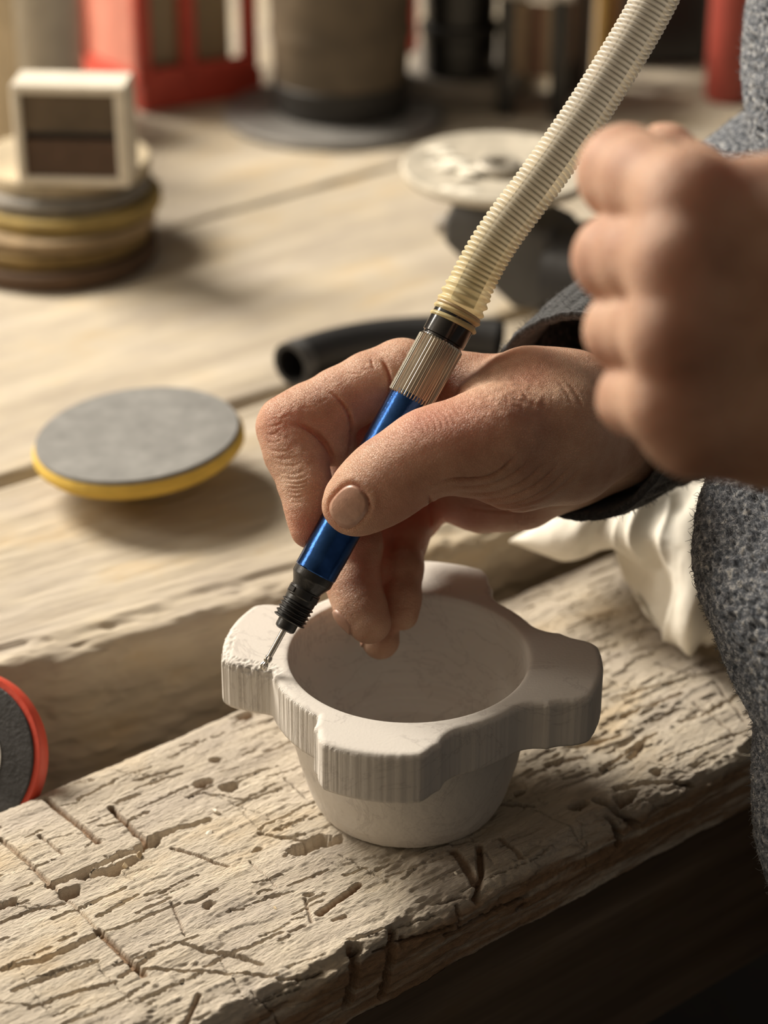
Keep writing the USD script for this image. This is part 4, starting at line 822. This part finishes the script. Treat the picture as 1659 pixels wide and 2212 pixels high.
# framed box with two dark panels standing on the stack
f0 = at(166, 398, z); bs = size_at(f0); bw, bh, bdp = 246 * bs, 222 * bs, 0.030
bx = rotz(-4); fx = bx; ctr = f0 + np.array([0, bdp / 2 - 0.004, bh / 2])
box_t = thing('framed_box', 'white framed box with two dark brown panels standing on the disc stack', 'box', f0)
white_box = simple('white_box', (0.62, 0.57, 0.48), 0.7, bump=.0003)
t = 0.0055
obj('frame', cat(box((bw, bdp, t), ctr + fx.T @ np.array([0, 0, bh / 2 - t / 2]), fx, .001), box((bw, bdp, t), ctr - np.array([0, 0, bh / 2 - t / 2]), fx, .001), box((t, bdp, bh - 2 * t), ctr - fx[0] * (bw / 2 - t / 2), fx, .001), box((t * 1.3, bdp, bh - 2 * t), ctr + fx[0] * (bw / 2 - t * .65), fx, .001)), white_box, box_t, smooth=25)
obj('back', box((bw - t, .004, bh - t), ctr + fx[1] * (bdp / 2 - .003), fx), white_box, box_t)
ph_ = (bh - 2 * t - .005) / 2
for s, c_ in ((1, (0.095, 0.068, 0.042)), (-1, (0.080, 0.046, 0.028))):
    obj('panel', box((bw - 2.3 * t, .012, ph_), ctr - fx[0] * t * .15 - fx[1] * (bdp / 2 - .0075) + ZD * s * (ph_ / 2 + .0025), fx, .0008), simple('panel_brown' if s > 0 else 'panel_umber', c_, .8, bump=.0006, scale=120, var=.3), box_t)
obj('divider', box((bw - 2 * t, .010, .006), ctr - fx[1] * (bdp / 2 - .012), fx, .0005), black_gloss, box_t)

# red lantern behind
red_paint = simple('red_paint', (0.50, 0.060, 0.038), 0.45, bump=.0003, scale=200)
pane_m = MAT('dusty_pane', {'p': ('principled_bsdf', {'base_color': (0.42, 0.36, 0.24), 'roughness': 0.35, 'specular_ior_level': 0.5}), 't': ('translucent_bsdf', {'color': (0.40, 0.34, 0.22)}), 'm': ('mix_closure', {'fac': 0.35})},
             [('p.BSDF', 'm.closure1'), ('t.BSDF', 'm.closure2')], surface='m.closure')
lc = at(312, 238); ls = size_at(lc); lh = 0.10
dl, dr2 = rotz(180 + 10)[0], np.array([math.cos(math.radians(27)), math.sin(math.radians(27)), 0])
dl = np.array([-math.cos(math.radians(55)), math.sin(math.radians(55)), 0]); wl, wr = 172 * ls / math.cos(math.radians(55)), 232 * ls / math.cos(math.radians(27))
lan = thing('lantern', 'red metal lantern with dusty glazed side standing behind the framed box', 'lantern', lc)
A0 = lc; B0 = lc + dl * wl; C0 = lc + dr2 * wr; D0_ = B0 + dr2 * wr * .9 
def slab(a, b, z0, z1, th, bev=.001):
    d = b - a; l = np.linalg.norm(d); x = d / l; y = np.cross(ZD, x); return box((l, th, z1 - z0), (a + b) / 2 + ZD * ((z0 + z1) / 2), np.array([x, y, ZD]), bev)
obj('base', trimesh.Trimesh(*(lambda h: (h.vertices, h.faces))(trimesh.convex.convex_hull(np.vstack([[q + ZD * zz for q in (A0 - np.array([0, .006, 0]), B0, C0 + np.array([.006, 0, 0]), D0_)] for zz in (.0, .020)])))), red_paint, lan, smooth=20)
for q in (A0, B0, C0, D0_, A0 + dr2 * wr * .42):
    obj('post', box((.011, .011, lh), q + ZD * (.02 + lh / 2) + (np.mean([A0, B0, C0, D0_], axis=0) - q) * .05, np.array([dr2, np.cross(ZD, dr2), ZD]), .001), red_paint, lan)
obj('side_panel', slab(A0 * .98 + B0 * .02 + dr2 * .006, B0 + dr2 * .006, .02, .02 + lh, .003), simple('pink_paint', (0.64, 0.255, 0.19), 0.4), lan, label='faded pinkish red side panel')
for a, b in ((.06, .40), (.46, .78)):
    obj('pane', slab(A0 + dr2 * wr * a + np.array([0, .010, 0]), A0 + dr2 * wr * b + np.array([0, .010, 0]), .02, .02 + lh, .002), pane_m, lan)
for a, b in ((0, .42), (.42, 1)):
    obj('sill', slab(A0 + dr2 * wr * (a + .02), A0 + dr2 * wr * (b - .02), .018, .030, .010), red_paint, lan)
obj('roof', trimesh.convex.convex_hull(np.vstack([[q + ZD * (.02 + lh) for q in (A0, B0, C0, D0_)], [np.mean([A0, B0, C0, D0_], axis=0) + ZD * (.045 + lh)]])), red_paint, lan)

# grey tub and cream board at the far left
gc = at(40, 300); gs = size_at(gc)
tub = thing('tub', 'pale grey plastic tub at the left behind the disc stack', 'tub', gc + np.array([0, .05, 0]))
gcc = gc + np.array([.0, .05, 0])
obj('tub_wall', lathe([(0, 0), (.040, 0), (.042, .002), (.045, .105), (.0465, .105), (.0465, .111), (.043, .111), (.040, .004), (0, .004)], gcc, ZD, 72), simple('grey_plastic', (0.60, 0.57, 0.51), 0.6), tub, smooth=40)
bc_ = at(-40, 380); obj_b = obj('board_offcut', box((.030, .050, .17), bc_ + np.array([.010, .03, .0862]), rotz(12), .001), simple('cream_board', (0.62, 0.52, 0.37), .8, bump=.0006), label='cream coloured board offcut standing at the far left', cat='board')

# tin bucket on a flat steel plate
kc = at(736, 262); ks = size_at(kc)
plate = obj('round_plate', lathe(round_profile(240 * ks, 238 * ks, 0, .004, .001), np.r_[at(722, 250)[:2], TOP], ZD, 120), simple('dull_steel', (0.30, 0.29, 0.275), 0.5, metallic=0.6, bump=.0003, scale=80), label='flat grey steel plate under the brown bucket', cat='plate', smooth=30)
kz = TOP + .0045; kr = 150 * ks
buck = thing('bucket', 'dark brown dusty bucket standing on the round steel plate', 'bucket', np.r_[kc[:2], kz])
kb = np.r_[kc[:2] + np.array([.0, .02]), kz]
obj('bucket_wall', lathe([(0, 0), (kr * .93, 0), (kr * .95, .002), (kr * .99, .05), (kr * 1.02, .055), (kr * 1.02, .060), (kr * 1.0, .065), (kr * 1.05, .115), (kr * 1.07, .119), (kr * 1.07, .124), (kr * 1.01, .124), (kr * .90, .004), (0, .004)], kb, ZD, 96), simple('dusty_brown_tin', (0.10, 0.075, 0.048), 0.6, bump=.0012, scale=45, var=.35, vscale=22), buck, smooth=40)
obj('base_band', lathe([(kr * .955, .001), (kr * .975, .001), (kr * 1.0, .022), (kr * .98, .023), (kr * .96, .022)], kb, ZD, 96, closed=True), simple('black_band', (0.02, 0.018, 0.016), 0.6), buck, smooth=40)
rc = at(884, 108); obj('red_can', lathe(round_profile(19 * size_at(rc), 17 * size_at(rc), 0, .08, .002), np.r_[rc[:2], TOP], ZD, 40), red_paint, label='small red can behind the brown bucket', cat='can', smooth=40)

# black lidded tubs stacked on a grey board
bb = at(985, 215); bsz = size_at(bb)
obj('grey_slab', box((240 * bsz, .13, .018), np.r_[at(985, 225)[:2], TOP + .009] + np.array([.01, .055, 0]), rotz(-8), .002), simple('grey_slab_stone', (0.24, 0.215, 0.185), 0.8, bump=.0005, scale=90), label='grey stone slab carrying the black tubs', cat='slab')
bz = TOP + .0185
for k in range(3):
    c = np.r_[at(992, 152, TOP + .0185)[:2], bz]; r = (82 - 2 * k) * bsz
    t_b = thing('black_tub', ['black lidded tub, lowest of the stack of three', 'black lidded tub, middle of the stack of three', 'black lidded tub, top of the stack of three'][k], 'tub', c, group='black tubs on the slab')
    obj('tub_wall', lathe(round_profile(r * .94, r * .98, 0, .030, .002), c, ZD, 64), black_metal, t_b, smooth=40)
    obj('lid', lathe(round_profile(r * 1.03, r * 1.03, .0301, .038, .002), c, ZD, 64), simple('black_lid', (0.025, 0.024, 0.023), 0.5), t_b, smooth=40)
    bz += .0385

# wooden crate with slats, right of the tubs
cc = at(1140, 268); cs = size_at(cc); cr = thing('crate', 'brown wooden crate with a grey lid and reddish slat standing behind the hose', 'crate', cc)
cx_ = rotz(-12); ct_ = cc + np.array([0.010, .05, 0]); cw, cd, ch_ = 150 * cs, .07, .088
def cb(sz, off, bev=.001): return box(sz, ct_ + cx_.T @ np.asarray(off, float), cx_, bev)
crate_w = simple('crate_wood', (0.20, 0.14, 0.085), .8, bump=.0006, scale=80, var=.3)
for sx in (-1, 1):
    for sy in (-1, 1): obj('post', cb((.012, .012, ch_), (sx * (cw / 2 - .006), sy * (cd / 2 - .006), ch_ / 2)), black_metal, cr)
xs_ = np.linspace(-cw / 2 + .020, cw / 2 - .020, 3)
for k, x in enumerate(xs_):
    obj('slat', cb((.0155, .004, ch_ - .035), (x, -cd / 2 + .001, ch_ / 2 + .014)), [crate_w, simple('red_slat', (0.17, 0.055, 0.035), .7), crate_w][k], cr)
for sx in (-1, 1): obj('side_board', cb((.004, cd - .02, ch_ - .035), (sx * (cw / 2 - .003), 0, ch_ / 2 + .014)), crate_w, cr)
obj('lid', cb((cw + .008, cd + .008, .006), (0, 0, ch_ + .003)), simple('grey_lid', (0.33, 0.30, 0.26), .7), cr)
yb = at(1308, 172); ys = size_at(yb); yt = thing('bottle', 'tall ochre bottle standing right of the wooden crate', 'bottle', np.r_[yb[:2], TOP])
obj('bottle_wall', lathe([(0, 0), (26 * ys, 0), (27 * ys, .002), (27 * ys, .085), (20 * ys, .10), (9 * ys, .108), (9 * ys, .125), (0, .125)], np.r_[yb[:2], TOP], ZD, 48), simple('ochre_plastic', (0.30, 0.175, 0.045), .4), yt, smooth=40)
obj('cap', lathe(round_profile(11 * ys, 11 * ys, .1251, .138, .001), np.r_[yb[:2], TOP], ZD, 32), black_gloss, yt)
gb = at(1250, 190); obj('grey_tin', lathe(round_profile(26 * size_at(gb), 26 * size_at(gb), 0, .10, .002), np.r_[gb[:2], TOP], ZD, 48), simple('dark_tin', (0.10, 0.085, 0.065), .6), label='dull grey tin between crate and ochre bottle', cat='tin', smooth=40)
kc2 = at(1430, 150); k2 = size_at(kc2); case = thing('tool_case', 'black tool case at the back behind the hose', 'tool case', kc2 + np.array([0, .03, 0]))
ko = kc2 + np.array([.0, .035, 0.0]); kx = rotz(6)
obj('case_body', box((195 * k2, .055, .075), np.r_[ko[:2], TOP + .0378], kx, .004), black_metal, case, smooth=20)
obj('case_lid', box((197 * k2, .057, .030), np.r_[ko[:2], TOP + .0910], kx, .004), simple('case_lid', (0.018, 0.017, 0.016), .6), case, smooth=20)
obj('latch', box((.012, .004, .018), np.r_[ko[:2], TOP + .076] - kx[1] * .030, kx, .0006), steel, case)
rc2 = at(1580, 232); r2s = size_at(rc2); rk = thing('canister', 'red canister beside the sweater at the right edge', 'canister', np.r_[rc2[:2], TOP])
obj('canister_wall', lathe([(0, 0), (50 * r2s, 0), (52 * r2s, .003), (52 * r2s, .12), (46 * r2s, .135), (20 * r2s, .142), (0, .142)], np.r_[rc2[:2] + np.array([0, .02]), TOP], ZD, 64), simple('canister_red', (0.30, 0.050, 0.035), .45), rk, smooth=40)
obj('neck', lathe(round_profile(16 * r2s, 15 * r2s, .1395, .16, .001), np.r_[rc2[:2] + np.array([0, .02]), TOP], ZD, 32), black_gloss, rk, smooth=40)

# angle grinder lying on its back with a dusty disc facing up
gz = ZB + .082; gd = at(1078, 365, gz); gr = 212 * size_at(gd); gax = np.array([0.015, -0.03, 1.0]); gax /= np.linalg.norm(gax)
grinder = thing('angle_grinder', 'black angle grinder on its back with a dusty pale disc facing up', 'angle grinder', np.r_[gd[:2], ZB])
dusty = simple('dusty_disc', (0.44, 0.40, 0.325), .85, bump=.0012, scale=55, var=.22, vscale=45)
obj('flap_disc', lathe([(0, -.004), (gr * .55, -.004), (gr * .97, -.003), (gr, -.001), (gr, .001), (gr * .975, .0028), (gr * .60, .0010), (gr * .30, -.0012), (0, -.0012)], gd, gax, 120), dusty, grinder, smooth=35, label='dusty beige grinding disc')
obj('lock_nut', lathe([(0, -.002), (.0135, -.002), (.0135, .003), (.011, .0045), (.006, .0045), (.006, .001), (0, .001)], gd, gax, 36), simple('dusty_steel', (0.34, 0.31, 0.26), .5, metallic=.4), grinder, smooth=30)
clumps = []
for k in range(14):
    a, q = rng.uniform(-2.4, 0.4), rng.uniform(.30, .85) * gr; s_ = rng.uniform(.0025, .006); m = trimesh.creation.icosphere(2, 1.0)
    m.vertices *= [s_ * 1.5, s_, s_ * .35]; m.vertices += .15 * s_ * (meshkit.noise(m.vertices / s_ * 2 + k) - .5)[:, None]
    x3, y3, _ = frame_of(gax); m.apply_translation(gd + x3 * math.cos(a) * q + y3 * math.sin(a) * q + gax * .0012); clumps.append(m)
obj('dust_heap', cat(*clumps), simple('white_dust', (0.72, 0.68, 0.58), .95), grinder, smooth=True, kind='stuff')
gd2 = np.array([math.cos(math.radians(-30)), math.sin(math.radians(-30)), 0]); gy = np.cross(ZD, gd2); gx3 = np.array([gd2, gy, ZD])
gm = simple('grinder_grey', (0.028, 0.028, 0.031), .45, bump=.0003)
obj('spindle', lathe(round_profile(.0085, .0085, -.022, -.0042, .0005), gd, ZD, 32), steel, grinder)
hull = lambda *bs: trimesh.convex.convex_hull(np.vstack([b.vertices for b in bs]))
gh = np.r_[gd[:2], ZB]
obj('gear_head', hull(box((.050, .046, .020), gh + ZD * .046, gx3, .004), box((.040, .040, .012), gh + ZD * .0585 - gd2 * .002, gx3, .004), box((.03, .044, .05), gh + gd2 * .03 + ZD * .032, gx3, .005)), simple('cast_grey', (0.07, 0.068, 0.066), .45, metallic=.3, bump=.0004), grinder, smooth=25)
obj('body', cat(hull(lathe(round_profile(.027, .027, 0, .004, .001), gh + gd2 * .040 + ZD * .030, gd2, 48), lathe(round_profile(.031, .031, 0, .004, .001), gh + gd2 * .085 + ZD * .0325, gd2, 48)), hull(lathe(round_profile(.031, .031, 0, .002, .001), gh + gd2 * .088 + ZD * .0325, gd2, 48), lathe(round_profile(.026, .026, 0, .01, .003), gh + gd2 * .21 + ZD * .0275, gd2, 48))), gm, grinder, smooth=30)
kb_ = gh - gy * .006; obj('spindle_lock', lathe(round_profile(.0062, .0058, 0, .010, .001), gh - gd2 * .022 - gy * .012 + ZD * .047, -gd2 - gy * .2, 32), simple('lock_button', (0.40, 0.37, 0.33), .4), grinder, smooth=30)
for k in range(4): obj('vent_rib', box((.003, .040, .018), gh + gd2 * (.098 + .011 * k) + ZD * .0555 - ZD * .006, gx3, .001), black_metal, grinder)

# black tube end lying on the boards
tc0 = at(628, 793, ZB + .0155); ts = 47 * size_at(tc0)
t1 = at(760, 745, ZB + ts + .001); t2 = at(905, 728, ZB + ts + .001); t3 = at(1080, 735, ZB + ts + .001); t0 = at(628, 788, ZB + ts + .001)
tp, tt2 = smoothpath([t0, t1, t2, t3], 60)
tube = thing('suction_tube', 'black suction tube with open end lying behind the hand', 'tube', np.r_[t0[:2], ZB])
ov, of_ = sweep(tp, ts, 48, cap=False); iv2, if2 = sweep(tp, ts * .80, 48, cap=False)
n0 = np.arange(48); n1 = np.roll(n0, -1); fe = np.vstack([of_, if2[:, ::-1] + len(ov), np.stack([n0, n0 + len(ov), n1], -1), np.stack([n1, n0 + len(ov), n1 + len(ov)], -1)])
obj('tube_wall', (np.vstack([ov, iv2]), fe), simple('black_rubber', (0.016, 0.016, 0.017), .45, bump=.0002), tube, smooth=40)
cv_, cf_ = sweep(tp[:5], ts * 1.06, 48, cap=False); ci, cfi = sweep(tp[:5], ts * 1.001, 48, cap=False); m4 = len(cv_) - 48
fe = np.vstack([cf_, cfi[:, ::-1] + len(cv_), np.stack([n0, n0 + len(cv_), n1], -1), np.stack([n1, n0 + len(cv_), n1 + len(cv_)], -1), np.stack([n0 + m4, n1 + m4, n0 + m4 + len(cv_)], -1), np.stack([n1 + m4, n1 + m4 + len(cv_), n0 + m4 + len(cv_)], -1)])
obj('end_ring', (np.vstack([cv_, ci]), fe), simple('grey_ring', (0.07, 0.07, 0.072), .4), tube, smooth=40)

# white rag thrown over the edge of the back bench
from scipy.interpolate import RectBivariateSpline
rows = [[(1160, 1130, .030), (1290, 1055, .030), (1400, 1010, .032), (1500, 985, .034), (1640, 960, .034), (1800, 950, .034)],
        [(1128, 1152, .035), (1260, 1098, .055), (1390, 1050, .060), (1500, 1035, .058), (1640, 1030, .052), (1800, 1030, .045)],
        [(1102, 1167, .032), (1250, 1184, .040), (1350, 1150, .052), (1470, 1140, .060), (1620, 1130, .056), (1790, 1120, .045)],
        [(1120, 1174, .027), (1270, 1186, .028), (1400, 1215, .036), (1480, 1215, .052), (1600, 1230, .046), (1770, 1230, .03)],
        [(1210, 1160, .022), (1310, 1172, .020), (1392, 1288, .014), (1490, 1320, .030), (1590, 1320, .026), (1750, 1320, .014)],
        [(1230, 1150, .020), (1330, 1165, .016), (1416, 1346, .004), (1500, 1385, .004), (1580, 1388, .004), (1730, 1380, .004)]]
cp3 = np.array([[onz(x, y, zz) for x, y, zz in r] for r in rows])
ga_, gb_ = np.linspace(0, 1, 150), np.linspace(0, 1, 170)
rg = np.stack([RectBivariateSpline(np.linspace(0, 1, 6), np.linspace(0, 1, 6), cp3[..., k], kx=3, ky=3)(ga_, gb_) for k in range(3)], -1)
n_, m_ = rg.shape[:2]; idr = np.arange(n_ * m_).reshape(n_, m_); qr = np.stack([idr[:-1, :-1], idr[1:, :-1], idr[1:, 1:], idr[:-1, 1:]], -1).reshape(-1, 4); fr3 = np.vstack([qr[:, [0, 1, 2]], qr[:, [0, 2, 3]]])
vr = rg.reshape(-1, 3); vn = vnormals(vr, fr3)
if vn[:, 2].mean() < 0: fr3 = fr3[:, ::-1]; vn = -vn
uq, vq = to_uv(vr); AA, BB = np.meshgrid(ga_, gb_, indexing='ij'); A2, B2 = AA.ravel(), BB.ravel()
fold = (1 - np.abs(2 * n2(B2 + .25 * A2, A2, 5.5, 1.6, 120, 2) - 1)) ** 1.5
disp = .024 * (n2(B2 + .3 * A2, A2, 5, 2.0, 120, 2) - .5) + .010 * (fold - .45) + .003 * (n2(B2, A2, 14, 7, 121, 3) - .5)
disp *= sstep(0, .25, A2) * sstep(0, .22, B2)
vr = vr + vn * disp[:, None]; uq, vq = to_uv(vr)
floor_ = np.where(vq < near_edge(uq) + .004, ZB + .002, np.where(vq > PV0 - .002, .003, -.02)); vr[:, 2] = np.maximum(vr[:, 2], floor_)
vn = vnormals(vr, fr3); th2 = .0009
vv2 = np.vstack([vr, vr - vn * th2]); e_ = np.r_[idr[0, :-1], idr[:-1, -1], idr[-1, :0:-1], idr[:0:-1, 0]]; ej = np.roll(e_, -1); N = len(vr)
fr4 = np.vstack([fr3, fr3[:, ::-1] + N, np.stack([e_, ej, ej + N], -1), np.stack([e_, ej + N, e_ + N], -1)])
rag_m = MAT('white_cotton', {'g': ('geometry', {}), 'n': ('noise_texture', {'scale': 260, 'detail': 3}), 'b': ('bump', {'strength': .4, 'distance': .0005}), 'p': ('principled_bsdf', {'base_color': (0.84, 0.81, 0.73), 'roughness': .9, 'specular_ior_level': .15, 'subsurface_weight': .0}),
                             't': ('translucent_bsdf', {'color': (0.70, 0.62, 0.48)}), 'm': ('mix_closure', {'fac': .22})}, [('g.position', 'n.vector'), ('n.fac', 'b.height'), ('b.normal', 'p.normal'), ('p.BSDF', 'm.closure1'), ('t.BSDF', 'm.closure2')], surface='m.closure')
obj('rag', (vv2, fr4), rag_m, label='crumpled white cotton rag hanging from back bench onto the plank', cat='rag', smooth=True)

# chips and dust lumps lying on the plank
chip_m = simple('marble_chip', (0.72, 0.66, 0.56), .8); chip_w = simple('wood_chip', (0.55, 0.44, 0.29), .9)
def chip(px, py, a, b, c, m, seed, label):
    r = np.random.default_rng(seed); pts = r.normal(0, 1, (14, 3)); pts /= np.linalg.norm(pts, axis=1)[:, None]; pts *= r.uniform(.75, 1.1, (14, 1)) * np.array([a, b, c]) / 2e3
    h = trimesh.convex.convex_hull(pts @ rotz(r.uniform(0, 180))); h.apply_translation(onz(px, py, 0) + ZD * (c / 2e3 - .0008))
    obj('chip', h, m, label=label, cat='chip', group='chips lying on the plank', smooth=20)
for k, a in enumerate([(452, 1800, 4.5, 2.6, 2.2, chip_m, 'pale marble chip beside the end of the deep crack'), (466, 1756, 5, 3, 2.6, chip_m, 'larger curled marble chip near the deep crack'), (595, 1960, 3.2, 1.6, 1.2, chip_w, 'small wood splinter on the open plank left of the gouge'),
                       (300, 1848, 4.6, 3.4, 2.8, chip_w, 'brown chip fallen into the deep crack'), (270, 1872, 4, 3, 2.4, chip_w, 'chip at the lower lip of the deep crack'), (480, 1905, 5, 3.4, 1.1, chip_m, 'flat white crumb on the plank below the deep crack'), (985, 1885, 2.4, 1.6, 1.2, chip_m, 'tiny crumb by the mortar foot')]):
    chip(*a[:6], 300 + k, a[6])
